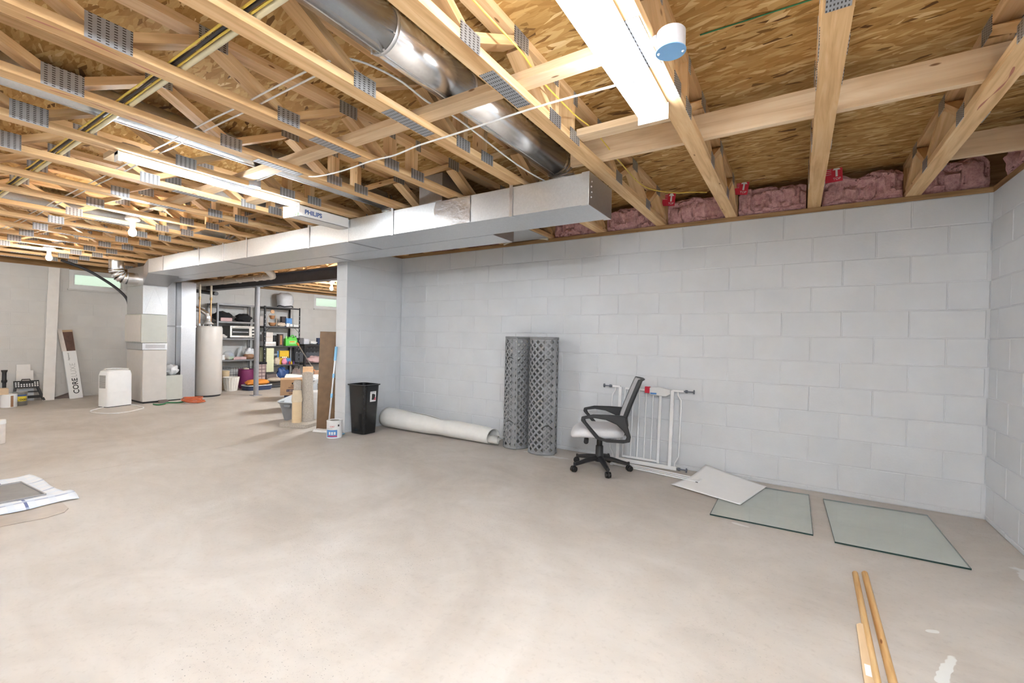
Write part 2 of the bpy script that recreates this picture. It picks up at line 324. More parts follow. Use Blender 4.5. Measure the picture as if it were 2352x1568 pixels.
    def mesh(s, name, smooth=None):
        me = bpy.data.meshes.new(name); me.from_pydata(s.v, [], s.f)
        bm = bmesh.new(); bm.from_mesh(me); bmesh.ops.remove_doubles(bm, verts=bm.verts, dist=1e-6)
        bmesh.ops.recalc_face_normals(bm, faces=bm.faces); bm.to_mesh(me); bm.free()
        if smooth:
            me.polygons.foreach_set('use_smooth', [True]*len(me.polygons)); me.set_sharp_from_angle(angle=math.radians(smooth))
        return me
    def build(s, name, m, parent=None, smooth=None, bevel=0, solid=0, label=None, world=False, sub=0):
        if world and parent is not None:
            inv = MW[parent.name].inverted(); s.v = [inv @ q for q in s.v]
        me = s.mesh(name, smooth); me.materials.append(MATS[m])
        return link(name, me, parent, bevel, solid, label, sub)
def link(name, me, parent=None, bevel=0, solid=0, label=None, sub=0, M=None):
    o = bpy.data.objects.new(name, me); C.objects.link(o); o.parent = parent
    if M is not None: o.matrix_local = M
    base = MW[parent.name] if parent is not None else Matrix()
    MW[o.name] = base @ (M or Matrix())
    if sub: q = o.modifiers.new('sub', 'SUBSURF'); q.levels = q.render_levels = sub
    if solid: q = o.modifiers.new('solid', 'SOLIDIFY'); q.thickness = solid; q.offset = 0
    if bevel: q = o.modifiers.new('bevel', 'BEVEL'); q.width = bevel; q.segments = 2; q.limit_method = 'ANGLE'
    if label: o['label'] = label
    return o
def tag(o, label=None, cat=None, group=None, kind=None):
    for k, x in (('label', label), ('category', cat), ('group', group), ('kind', kind)):
        if x: o[k] = x
    return o
def thing(name, label, cat, loc=(0, 0, 0), rotz=0, group=None, rot=None):
    o = bpy.data.objects.new(name, None); C.objects.link(o); o.empty_display_size = .05
    o.location = loc; o.rotation_euler = rot or (0, 0, rotz)
    MW[o.name] = Matrix.Translation(loc) @ Euler(rot or (0, 0, rotz)).to_matrix().to_4x4()
    return tag(o, label, cat, group)
def text(s, body, size, m, parent, M, name='lettering', off=0, label=None, align='LEFT', ext=.0004):
    cu = bpy.data.curves.new(name, 'FONT'); cu.body = body; cu.size = size; cu.extrude = ext; cu.offset = off; cu.align_x = align; cu.resolution_u = 4
    t = bpy.data.objects.new(name, cu); C.objects.link(t)
    me = bpy.data.meshes.new_from_object(t.evaluated_get(bpy.context.evaluated_depsgraph_get())); bpy.data.objects.remove(t)
    me.materials.clear(); me.materials.append(MATS[m]); me.name = name
    return link(name, me, parent, label=label, M=M)
def frame(o, x, y):             # matrix with origin o, local x and y axes
    x = Vector(x).normalized(); z = x.cross(Vector(y)).normalized(); y = z.cross(x)
    return Matrix(((x.x, y.x, z.x, o[0]), (x.y, y.y, z.y, o[1]), (x.z, y.z, z.z, o[2]), (0, 0, 0, 1)))
def struct(name, mb, m, parent=None, **k):
    o = mb.build(name, m, parent, **k)
    if parent is None: o['kind'] = 'structure'
    return o
ORD = ['first', 'second', 'third', 'fourth', 'fifth', 'sixth', 'seventh', 'eighth', 'ninth', 'tenth', 'eleventh', 'twelfth', 'thirteenth', 'fourteenth', 'fifteenth', 'sixteenth', 'seventeenth', 'eighteenth', 'nineteenth', 'twentieth']
def rbox(w, d, h, r, seg=4, taper=1.0, z0=0):   # rounded-corner box outline loops -> list of profiles for lofts
    pts = []
    for cx, cy, a0 in ((w/2-r, d/2-r, 0), (-w/2+r, d/2-r, PI/2), (-w/2+r, -d/2+r, PI), (w/2-r, -d/2+r, 1.5*PI)):
        for k in range(seg+1): a = a0+PI/2*k/seg; pts.append((cx+r*math.cos(a), cy+r*math.sin(a)))
    return pts
def loft(mb, loops, cap0=True, cap1=True):
    n = len(loops[0]); vs = [q for L in loops for q in L]
    fs = [(i*n+k, i*n+(k+1) % n, (i+1)*n+(k+1) % n, (i+1)*n+k) for i in range(len(loops)-1) for k in range(n)]
    if cap0: fs.append(tuple(range(n-1, -1, -1)))
    if cap1: fs.append(tuple((len(loops)-1)*n+k for k in range(n)))
    return mb.add(vs, fs)
# ================================================================== setting
YF, YN = 4.6, -8.0            # far and near ends of the basement
# floor: two pours with a control joint at x = -6.17
fl = MB().box(XL-.2, -6.173, YN, YF, -.12, 0).box(-6.167, .2, YN, YF, -.12, 0).box(XL-.2, .2, YN, YF, -.14, -.008)
struct('floor', fl, 'concrete')
BL, CH = .4064, .2032
blk_cache = {}
def block(L, Hh, T, m, parent, M):
    key = (round(L, 3), round(Hh, 3), round(T, 3), m)
    if key not in blk_cache:
        c = .003; x, z = L/2, Hh/2; mb = MB()
        mb.add([(-x, 0, -z), (x, 0, -z), (x, 0, z), (-x, 0, z),
                (-x, -T+c, -z), (x, -T+c, -z), (x, -T+c, z), (-x, -T+c, z),
                (-x+c, -T, -z+c), (x-c, -T, -z+c), (x-c, -T, z-c), (-x+c, -T, z-c)],
               [(0, 1, 5, 4), (1, 2, 6, 5), (2, 3, 7, 6), (3, 0, 4, 7), (4, 5, 9, 8), (5, 6, 10, 9), (6, 7, 11, 10), (7, 4, 8, 11), (8, 9, 10, 11)])
        me = mb.mesh('concrete_block'); me.materials.append(MATS[m]); blk_cache[key] = me
    return link('concrete_block', blk_cache[key], parent, M=M)
def block_wall(parent, org, along, nrm, length, m, off0, off1, holes=(), gap=.007, depth=.010):
    """blocks on the face at org, running 'along' for length; nrm points into the room; holes = (s0, s1, z0, z1)"""
    al, nr = Vector(along), Vector(nrm)
    for i in range(12):
        z1 = H-CH*i; z0 = max(0, z1-CH)
        if z1 - z0 < .03: continue
        s = -((off0 if i % 2 == 0 else off1) % BL)
        while s < length:
            a, b = max(0, s), min(length, s+BL); s += BL
            if b-a < .05: continue
            segs = [(a, b, z0, z1)]
            for h0, h1, k0, k1 in holes:
                out = []
                for (p, q, y0, y1) in segs:
                    if q <= h0 or p >= h1 or y1 <= k0 or y0 >= k1: out.append((p, q, y0, y1)); continue
                    if p < h0: out.append((p, h0, y0, y1))
                    if q > h1: out.append((h1, q, y0, y1))
                    if y0 < k0: out.append((max(p, h0), min(q, h1), y0, k0))
                    if y1 > k1: out.append((max(p, h0), min(q, h1), k1, y1))
                segs = out
            for (p, q, y0, y1) in segs:
                if q-p < .03 or y1-y0 < .02: continue
                jit = random.uniform(-.0012, .0012)
                o = Vector(org)+al*((p+q)/2)+Vector((0, 0, (y0+y1)/2))+nr*jit
                x = al; y = -nr; z = Vector((0, 0, 1))
                if x.cross(y).z < 0: x = -x
                M = Matrix(((x.x, y.x, 0, o.x), (x.y, y.y, 0, o.y), (x.z, y.z, 1, o.z), (0, 0, 0, 1)))
                block(q-p-gap, y1-y0-gap, depth, m, parent, M)
wb = struct('wall_back', MB().box(-5.77, .2, .0045, .2, 0, H), 'paint')
block_wall(wb, (-5.77, .010, 0), (1, 0, 0), (0, -1, 0), 5.77, 'paint', -5.7548, -5.7548+BL/2)
wr = struct('wall_right', MB().box(.0045, .2, YN, .2, 0, H), 'paint')
block_wall(wr, (.010, -4.2, 0), (0, 1, 0), (-1, 0, 0), 4.2, 'paint', .02, .22)
struct('wall_front', MB().box(XL-.2, .2, YN-.2, YN, 0, H), 'paint')
struct('wall_far', MB().box(XL-.2, -5.77, YF, YF+.2, 0, H), 'paint_left')
# stub wall that ends the long wall, full blocks so that its end shows them too
ws = struct('wall_middle', MB().box(-5.9675, -5.7725, -.8865, YF, 0, H), 'paint')
for i in range(12):
    z1 = H-CH*i; z0 = max(0, z1-CH)
    ys = [-.889, -.889+BL*.5, -.889+BL*1.5, 0] if i % 2 else [-.889, -.889+BL, -.889+2*BL, 0]
    for a, b in zip(ys, ys[1:]):
        g = .003
        MB().box(-5.97, -5.77, a+(g if a > -.88 else 0), b-g, z0+g, z1-g).build('concrete_block', 'paint', ws, bevel=.003)
# left wall with two window openings
W1 = (-1.975, -1.16, 1.925, H); W2 = (2.78, 3.6, 1.89, H-.01)
wl = MB()
for a, b in ((YN, W1[0]), (W1[1], W2[0]), (W2[1], YF)): wl.box(XL-.2, XL-.0015, a, b, 0, H)
for q in (W1, W2):
    wl.box(XL-.2, XL-.0015, q[0], q[1], 0, q[2])
    if q[3] < H-.001: wl.box(XL-.2, XL-.0015, q[0], q[1], q[3], H)
wl = struct('wall_left', wl, 'paint_left')
block_wall(wl, (XL-.010, -4.2, 0), (0, 1, 0), (1, 0, 0), 8.8, 'paint_left', .1, .3, holes=[(q[0]+4.2, q[1]+4.2, q[2], 3) for q in (W1, W2)], gap=.003)
def window(name, q):
    y0, y1, z0, z1 = q; z1 = min(z1, H-.005)
    g = MB()                       # frame set in the middle of the wall
    t = .065
    x0, x1 = XL-.11, XL-.015
    g.box(x0, x1, y0, y1, z0, z0+t).box(x0, x1, y0, y1, z1-t, z1).box(x0, x1, y0, y0+t, z0+t, z1-t).box(x0, x1, y1-t, y1, z0+t, z1-t)
    o = struct(name, g, 'white_plastic', bevel=.004)
    MB().box(XL-.075, XL-.069, y0+t, y1-t, z0+t, z1-t).build('pane', 'window_glass', o)
    s = MB().box(XL-.09, XL-.045, y0+t, y1-t, z0+t, z0+t+.018).box(XL-.09, XL-.045, y0+t, y1-t, z1-t-.018, z1-t)
    s.box(XL-.09, XL-.045, y0+t, y0+t+.018, z0+t, z1-t).box(XL-.09, XL-.045, y1-t-.018, y1-t, z0+t, z1-t)
    s.build('sash', 'white_plastic', o)
    MB().box(XL-.05, XL+.03, y0-.02, y1+.02, z0-.03, z0).build('window_sill', 'paint_left', o, bevel=.004)
window('window_1', W1); window('window_2', W2)
# wooden plates on the walls and rim boards behind the truss ends
def lumber(name, p0, p1, w, t, m, parent=None, up=(0, 0, 1)):
    p0, p1 = Vector(p0), Vector(p1); L = (p1-p0).length; key = ('l', round(L, 3), round(w, 4), round(t, 4), m)
    if key not in blk_cache:
        me = MB().box(-L/2, L/2, -w/2, w/2, -t/2, t/2).mesh(name); me.materials.append(MATS[m]); blk_cache[key] = me
    d = (p1-p0).normalized(); u = Vector(up); y = u.cross(d)
    if y.length < 1e-3: y = Vector((1, 0, 0))
    y.normalize(); z = d.cross(y); o = (p0+p1)/2
    M = Matrix(((d.x, y.x, z.x, o.x), (d.y, y.y, z.y, o.y), (d.z, y.z, z.z, o.z), (0, 0, 0, 1)))
    if parent is not None: M = MW[parent.name].inverted() @ M
    return link(name, blk_cache[key], parent, M=M)
zs = (H+ZB)/2
def trim(name, p0, p1, w, t, m='pine_shaded'):
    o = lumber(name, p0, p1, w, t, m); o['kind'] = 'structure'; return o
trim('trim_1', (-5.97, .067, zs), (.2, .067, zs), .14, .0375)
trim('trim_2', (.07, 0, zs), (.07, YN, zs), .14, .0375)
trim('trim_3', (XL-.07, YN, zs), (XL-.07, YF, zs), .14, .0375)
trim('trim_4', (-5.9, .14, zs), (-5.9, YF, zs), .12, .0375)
trim('trim_5', (-5.75, .15, (ZB+ZT)/2), (.2, .15, (ZB+ZT)/2), .03, ZT-ZB-.004)      # rim boards
trim('trim_6', (.14, .13, (ZB+ZT)/2), (.14, YN, (ZB+ZT)/2), .03, ZT-ZB-.004)
trim('trim_7', (XL-.12, YN, (ZB+ZT)/2), (XL-.12, YF, (ZB+ZT)/2), .03, ZT-ZB-.004)
trim('trim_8', (-5.8, .17, (ZB+ZT)/2), (-5.8, YF, (ZB+ZT)/2), .03, ZT-ZB-.004)
# subfloor sheets
ce = struct('ceiling', MB().box(XL-.2, .2, YN-.2, YF+.2, ZT+.019, ZT+.05), 'shadow_dark')
pm = MB().box(-1.2175, 1.2175, -.6075, .6075, 0, .018).mesh('osb_panel'); pm.materials.append(MATS['osb'])
pc = MB().box(-.608, .608, -.6075, .6075, 0, .018).mesh('osb_panel'); pc.materials.append(MATS['osb'])
for j in range(11):
    y = .30-.61 - j*1.22 + 4*1.22
    x = .2 if j % 2 else .2-1.22
    if not j % 2: link('osb_panel', pc, ce, M=Matrix.Translation((.2-.61, y, ZT)))
    while x > XL-.3:
        link('osb_panel', pm, ce, M=Matrix.Translation((x-1.22, y, ZT))); x -= 2.44
# steel beam and post
bm_ = thing('steel_beam', 'dark grey steel I-beam running above the opening past the block pier', 'beam', (-9, .2, 2.10))
g = MB().box(XL+.004, -5.975, .125, .275, 2.10, 2.112); g.build('lower_flange', 'steel_beam', bm_, world=True)
MB().box(XL+.004, -5.975, .125, .275, 2.287, 2.299).build('upper_flange', 'steel_beam', bm_, world=True)
MB().box(XL+.004, -5.975, .196, .204, 2.112, 2.287).build('web', 'steel_beam', bm_, world=True)
lumber('nailer', (XL+.01, .2, 2.305), (-5.975, .2, 2.305), .14, .011, 'pine', bm_)
po = thing('steel_post', 'round grey steel support post under the beam before the shelves', 'post', (-9.887, .19, 0))
MB().cyl((0, 0, .012), (0, 0, 2.088), .044, n=24).build('shaft', 'steel_post', po, smooth=40)
MB().box(-.08, .08, -.07, .07, 2.088, 2.0995).build('cap_plate', 'steel_post', po, bevel=.002)
MB().box(-.08, .08, -.08, .08, .0005, .012).build('base_plate', 'steel_post', po, bevel=.002)
# ================================================================== trusses
BN = [-.61, -1.335, -3.035, -3.77, -4.505, -5.24]; TN = [-.30, -.98, -1.69, -2.665, -3.40, -4.14, -4.87, -5.6]
zb1, zt0 = ZB+.038, ZT-.038-.001
def truss_parts(y0, y1, full):
    """list of (name, kind, data) in the truss's own frame (x = 0 at its centre line, z = 0 at the underside)"""
    P = []
    zt = ZT-ZB-.001
    P.append(('bottom_chord', 'm', ((0, y0, .019), (0, y1, .019), .089, .038)))
    P.append(('top_chord', 'm', ((0, y0, zt-.019), (0, y1, zt-.019), .089, .038)))
    P.append(('end_post', 'm', ((0, y1-.019, .038), (0, y1-.019, zt-.038), .089, .038)))
    lo, hi = .038, zt-.038
    def web(a, b, up):
        s = 1 if b > a else -1
        p0 = (a, lo) if up else (a, hi); p1 = (b, hi) if up else (b, lo)
        P.append(('web', 'm', ((0, p0[0]+s*.02, p0[1]+(.012 if up else -.012)), (0, p1[0]-s*.02, p1[1]+(-.012 if up else .012)), .089, .038)))
    def plate(y, top, w=.122, hh=.074, under=False):
        P.append(('connector_plate', 'p', (y, (zt-hh/2-.002) if top else hh/2-.002, w, hh)))
    if full:
        seq = [(.02, 0), (-.30, 1), (-.61, 0), (-.98, 1), (-1.335, 0), (-1.69, 1), (-2.06, 0)]
        for a, b in zip(seq, seq[1:]): web(a[0], b[0], b[1] == 1)
        seq = [(-2.34, 0), (-2.665, 1), (-3.035, 0), (-3.40, 1), (-3.77, 0), (-4.14, 1), (-4.505, 0), (-4.87, 1), (-5.24, 0), (-5.6, 1)]
        for a, b in zip(seq, seq[1:]): web(a[0], b[0], b[1] == 1)
        for y in (-2.30, -2.10): P.append(('post', 'm', ((0, y, lo), (0, y, hi), .089, .038)))
        for y in (-.61, -1.335, -3.035, -4.505): plate(y, False)
        plate(-3.77, False, .147, .10)
        for y in (-2.32, -2.08): plate(y, False, .125, .066); plate(y, True, .05, .07)
        for y in (-.30, -.98, -1.69, -2.665, -3.40, -4.14): plate(y, True)
        P.append(('splice_plate', 'u', (-2.715, .31)))
    else:
        n = int((y1-y0)/.37); 
        for k in range(n): web(y0+.1+k*.37, y0+.1+(k+1)*.37, k % 2 == 0)
    return P
pl_cache = {}
def place_truss(x, y0, y1, label, group, sides, full=True, dy=0):
    t = thing('floor_truss', label, 'truss', (x, 0, ZB), 0, group)
    for nmx, kd, d in truss_parts(y0, y1, full):
        if kd == 'm':
            p0, p1, w_, t_ = d
            lumber(nmx, Vector(p0)+Vector((x, dy, ZB)), Vector(p1)+Vector((x, dy, ZB)), w_, t_, 'pine', t, up=(1, 0, 0) if nmx == 'never' else (0, 0, 1))
        elif kd == 'p':
            y, z, w_, hh = d
            for s in sides:
                key = ('p', w_, hh)
                if key not in pl_cache:
                    me = MB().box(-w_/2, w_/2, -hh/2, hh/2, -.0011, .0011).mesh('connector_plate'); me.materials.append(MATS['nail_plate']); pl_cache[key] = me
                link(nmx, pl_cache[key], t, M=frame((s*.0457, y+dy, z), (0, 1, 0), (0, 0, 1)))
        else:
            y, ln = d; key = ('u', ln)
            if key not in pl_cache:
                me = MB().box(-ln/2, ln/2, -.036, .036, -.001, .001).mesh('splice_plate'); me.materials.append(MATS['nail_plate']); pl_cache[key] = me
            link(nmx, pl_cache[key], t, M=frame((0, y+dy, -.0011), (0, 1, 0), (1, 0, 0)))
    return t
XT = [-.464+.0445-.6096*k for k in range(19)]
EXTRA = {2: ', beside the near fluorescent fixture', 1: ', almost overhead', 3: ', with the yellow cable along it', 7: ', beside the far fluorescent fixture'}
TRUSS = {}
for k, x in enumerate(XT):
    y1 = .12 if k < 9 else .13
    TRUSS[k] = place_truss(x, -7.98, y1, 'pine floor truss, %s one counted from the right-hand wall%s' % (ORD[k], EXTRA.get(k, '')), 'floor trusses over the main room', (1, -1) if k < 2 else (1,))
for k in range(9):
    place_truss(XL+.25+.6096*k+.06, .27, YF+.1, 'pine floor truss past the steel beam, %s from the left wall' % ORD[k], 'floor trusses beyond the steel beam', (1,), False)
# red crayon streaks under three chords
for k, a, b in ((5, (58, 41), (382, 176)), (6, (110, 209), (352, 288)), (0, (2343, 150), (2258, 251))):
    t = TRUSS[k]; p, q = un(*a, 'z', ZB), un(*b, 'z', ZB); xx = MW[t.name].translation.x
    MB().grid(lambda u, v: (xx+.012*math.sin(u*5)+(v-.5)*(.006+.004*math.sin(u*17)), p.y+(q.y-p.y)*u, ZB-.0006), 24, 2).build('crayon_mark', 'rust_red', t, world=True)
# flat bracing and strongbacks threaded through the trusses
def brace(p0, p1, w_, t_, label, m='pine_pale'):
    return tag(lumber('brace_board', p0, p1, w_, t_, m), label, 'board', 'boards threaded through the trusses')
zf = ZB+.038+.02
brace((-6.3, -2.65, zf), (-1.70, -2.65, zf), .089, .038, 'flat brace board crossing below the near round duct')
brace((-2.42, -1.66, ZB+.038+.071), (-.02, -1.66, ZB+.038+.071), .038, .14, 'upright strongback board crossing the right-hand trusses near the wall')
brace((-2.20, -2.02, zf), (-1.60, -2.02, zf), .089, .038, 'short flat block just behind the near fluorescent fixture')
brace((-.372, -.62, ZB+.11), (-.02, -.62, ZB+.11), .038, .14, 'short board between the last truss and the right wall')
brace((-5.1, -3.30, ZB+.06), (-4.74, -3.30, ZB+.06), .089, .038, 'short block holding the near end of the far fixture')
brace((-5.32, -2.30, zf), (-4.74, -2.30, zf), .089, .038, 'short block holding the inner end of the far fixture')
# pink batts on the sill between the truss ends
def batt(x0, x1, seed, label, tagx=None, y=.12, along='x', th=.10, h=.245):
    c = Vector(((x0+x1)/2, y, ZB)) if along == 'x' else Vector((y, (x0+x1)/2, ZB))
    t = thing('insulation_batt', label, 'insulation', c, 0 if along == 'x' else PI/2*3, 'pink batts along the sill')
    L = x1-x0
    def fn(u, v):
        # closed lumpy loaf: u around the cross-section, v along its length
        a = 2*PI*u; e = .45
        cy = math.copysign(abs(math.cos(a))**e, math.cos(a)); cz = math.copysign(abs(math.sin(a))**e, math.sin(a))
        k = noise.noise(Vector((v*L*7+seed*7, cy*1.6, cz*2.2)))*.9-.8*max(0, .16-abs(noise.noise(Vector((v*L*9+seed*3, cy*1.2, cz*2.6+seed)))))/.16+noise.noise(Vector((v*L*24+seed, cy*4, cz*5)))*.35
        endz = 1-.30*max(0, abs(v-.5)*2-.8)/.2
        top = h*(.93+.14*noise.noise(Vector((v*3.3+seed*2, 0, 5))))
        return ((v-.5)*L, -th*.5+cy*(th*.60+.042*k)*endz, top/2+cz*(top/2)*(1 if cz < 0 else endz)+.016*k*(cz > -.9))
    g = MB().grid(fn, 48, 60, cu=True)
    g.v = [Vector((q.x, q.y, max(.001, q.z))) for q in g.v]
    n = 48; g.f += [tuple(range(n-1, -1, -1)), tuple(59*n+i for i in range(n))]
    g.build('fibre', 'insul_pink', t, smooth=60)
    if tagx is not None:
        lx, lz, tilt = tagx; 
        f = Matrix.Translation((lx-c.x, -.165, lz-ZB)) @ Matrix.Rotation(tilt, 4, 'Y') @ Matrix.Rotation(.12, 4, 'X')
        p = MB().box(-.062, .056, -.0008, .0008, -.068, .068).build('paper_tag', 'red_tag', t, label='red paper tag with a white arrow and TOP'); p.matrix_local = f; MW[p.name] = MW[t.name] @ f
        MB().prism([(.011, -.028), (.025, -.028), (.025, .022), (.044, .022), (.018, .058), (-.008, .022), (.011, .022)], 0, .0006, frame((0, -.0009, 0), (1, 0, 0), (0, 0, 1))).build('arrow', 'print_white', p)
        text(None, 'TOP', .026, 'print_white', p, frame((-.006, -.001, -.054), (1, 0, 0), (0, 0, 1)))
        for i in range(4): MB().box(-.060, -.016, -.0012, -.0009, .034-i*.014, .0365-i*.014).build('print_line', 'print_white', p)
bl = {0: ((-.88, 2.555, .02),), 1: ((-1.535, 2.552, .15),), 2: ((-2.145, 2.546, .12),)}
BN_ = ['in the corner beside the right wall', 'under the rightmost red tag', 'under the middle red tag', 'under the leftmost red tag', 'just right of the duct end', 'just left of the duct end, low', 'sixth from the corner', 'seventh from the corner', 'eighth from the corner', 'ninth from the corner']
edges = [0.0]+[x for x in XT[:10]]
for k in range(9):
    a = edges[k+1]+.048; b = edges[k]-.048 if k else -.005
    tg = None
    if k in (1, 2, 3): tg = [(-.905, 2.553, -.05), (-1.558, 2.555, .15), (-2.167, 2.546, .12)][k-1]
    if k == 6: continue
    batt(a+.006, b-.006, k+1, 'pink glass-wool batt on the sill, '+BN_[k], tg)
batt(-2.2, -.15, 23, 'long pink glass-wool batt lying on top of the right wall', None, .1, 'y', .09, .22)
# ================================================================== ducts
ZD0, ZD1 = 2.088, 2.300
sd = thing('supply_duct', 'long rectangular galvanized supply duct hung under the trusses', 'duct', (-6, -1.45, ZD0))
YD0, YD1 = -1.653, -1.243
segs = [(-2.295, -4.752), (-4.758, -7.17), (-7.176, -9.5)]
for a, b in segs:
    MB().box(b, a, YD0, YD1, ZD0, ZD1).build('duct_section', 'galv', sd, world=True, bevel=.003)
for x in (-4.755, -7.173):   # drive cleats
    MB().box(x-.012, x+.012, YD0-.004, YD0-.0005, ZD0, ZD1).build('drive_cleat', 'galv', sd, world=True)
    MB().box(x-.012, x+.012, YD0, YD1, ZD0-.004, ZD0-.0005).build('drive_cleat', 'galv_dark', sd, world=True)
# end cap with folded flanges and screws
MB().box(-2.295, -2.291, YD0-.003, YD1+.003, ZD0-.003, ZD1+.003).build('end_cap', 'galv_dark', sd, world=True)
fl = MB().box(-2.345, -2.291, YD0-.006, YD0-.0015, ZD0-.003, ZD1+.003).box(-2.345, -2.291, YD1+.0015, YD1+.006, ZD0-.003, ZD1+.003).box(-2.345, -2.291, YD0, YD1, ZD0-.006, ZD0-.0015)
fl.build('end_flange', 'galv', sd, world=True, bevel=.001)
for i in range(4): MB().ball((-2.289, YD0+.03+.006*(i % 2), 2.14+i*.035), .005, 8, 5).build('screw', 'alu', sd, world=True)
# straps that hang the duct
for u, v in ((1175, 425), (902, 480), (710, 520), (567, 548), (513, 560), (457, 573), (375, 590)):
    x = un(u, v, 'y', YD0).x
    MB().box(x-.014, x+.014, YD0-.006, YD0-.0045, ZD0-.004, ZD1+.045).box(x-.014, x+.014, YD0-.006, YD0+.03, ZD0-.005, ZD0-.0035).build('hanger_strap', 'alu', sd, world=True)
# foil tape patch
a = un(1000, 467, 'y', YD0).x; b = un(1081, 452, 'y', YD0).x
def patch(u, v):
    x = a+(b-a)*u; z = ZD0+.002+(ZD1-ZD0-.004)*v
    return (x+.012*math.sin(v*7)*(1-u), YD0-.004-.003*abs(noise.noise(Vector((u*7, v*7, 3)))), z)
MB().grid(patch, 18, 14).build('foil_patch', 'foil_tape', sd, world=True, smooth=30)
# round branch ducts
def round_duct(label, x, y0, y1, z, r, joints, elbow=True, name='round_duct', m='galv'):
    t = thing(name, label, 'duct', (x, y1, z), 0, 'round branch ducts between the trusses')
    ys = [y0]+joints+[y1]
    for a, b in zip(ys, ys[1:]):
        MB().cyl((x, a, z), (x, b-.001, z), r, r*1.0, n=40, caps=False).build('pipe_section', m, t, world=True, smooth=40, solid=.0015)
    for j in joints:
        MB().tube([(x, j-.012, z), (x, j-.006, z), (x, j, z), (x, j+.006, z)], [r+.001, r+.005, r+.005, r+.001], 40, caps=False).build('joint_bead', 'galv', t, world=True, smooth=50)
        for k in range(3): MB().ball((x+(r+.004)*math.cos(-.5-k*.8), j-.02, z+(r+.004)*math.sin(-.5-k*.8)), .005, 8, 5).build('screw', 'alu', t, world=True)
    MB().box(x-.003, x+.003, y0, y1, z-r-.004, z-r+.001).build('seam', 'galv', t, world=True)
    if elbow:      # segmented elbow turning down into the trunk
        R_ = r+.03; n = 4; pts = []
        zb = z-R_
        loops = []
        for i in range(n+1):
            an = (PI/2)*i/n
            pts.append((Vector((x, y1+R_*math.sin(an), zb+R_*math.cos(an))), Vector((0, math.cos(an), -math.sin(an)))))
        for i in range(n):
            (p, d), (q, e) = pts[i], pts[i+1]
            MB().tube([p, q], [r*(1.0-.012*i), r*(.985-.012*i)], 36, caps=False).build('elbow_gore', 'galv_shiny', t, world=True, smooth=50, solid=.0015)
            MB().tube([q-e*.004, q+e*.004], [r*1.02, r*1.02], 36, caps=False).build('elbow_bead', 'galv', t, world=True, smooth=50)
        p = pts[-1][0]
        MB().cyl(p, (p.x, p.y, ZD1-.002), r*.95, n=36, caps=False).build('collar', 'galv', t, world=True, smooth=40)
    return t
round_duct('shiny round galvanized duct between the nearest trusses, elbow into the trunk', -2.63, -7.4, -1.50, 2.489, .096, [-5.1, -3.09, -2.56], m='galv_shiny')
round_duct('round galvanized duct crossing behind the far fluorescent fixture', -4.43, -7.4, -1.53, 2.472, .08, [-5.0, -2.6])
round_duct('round galvanized duct seventh bay from the right, beyond the far fixture', -5.62, -2.45, -1.53, 2.472, .08, [-2.0])
round_duct('round galvanized duct over the first bare bulb', -7.46, -7.4, -1.53, 2.472, .08, [-4.4, -2.4])
# return duct behind the supply trunk, with a drop to the furnace
rd = thing('return_duct', 'rectangular galvanized return duct running behind the supply duct', 'duct', (-6, -1.1, 2.086))
for a, b in ((-3.348, -5.62), (-5.626, -9.7)): MB().box(b, a, -1.238, -.92, 2.086, 2.268).build('duct_section', 'galv', rd, world=True, bevel=.002)
MB().box(-3.349, -3.345, -1.238, -.918, 2.084, 2.270).build('end_cap', 'galv_dark', rd, world=True)
MB().box(-5.635, -5.611, -1.238, -.92, 2.082, 2.0855).build('drive_cleat', 'galv_dark', rd, world=True)
# sheet-metal pan closing one joist bay between duct and wall
pn = thing('joist_pan', 'flat sheet-metal pan closing the joist bay beside the return duct', 'sheet metal', (-3.78, -.6, ZB-.003))
MB().box(-4.05, -3.45, -1.235, -.05, ZB-.005, ZB-.0025).build('pan_sheet', 'galv', pn, world=True)
MB().box(-4.05, -3.45, -.93, -.90, ZB-.009, ZB-.0055).build('seam', 'galv_dark', pn, world=True)
tag(MB().tube([(-3.46+.0-i*.045, -.035-.022*math.sin(i/13*PI), H+.022+.03*math.sin(i/13*PI)**.7) for i in range(14)], .011, 8).build('caulk_bead', 'pipe_wrap', smooth=50), 'cream strip of foam bowed between wall top and sheet-metal pan', 'foam strip')
# rectangular riser up to the floor above
rs = thing('duct_riser', 'pale rectangular sheet-metal boot rising from the supply duct', 'duct', (-3.78, -1.45, ZD1))
MB().box(-3.88, -3.62, -1.60, -1.30, ZD1+.001, ZT-.03).build('boot_body', 'galv_dark', rs, world=True, bevel=.002)
MB().box(-3.89, -3.61, -1.61, -1.29, ZD1+.001, ZD1+.012).build('boot_flange', 'galv', rs, world=True)
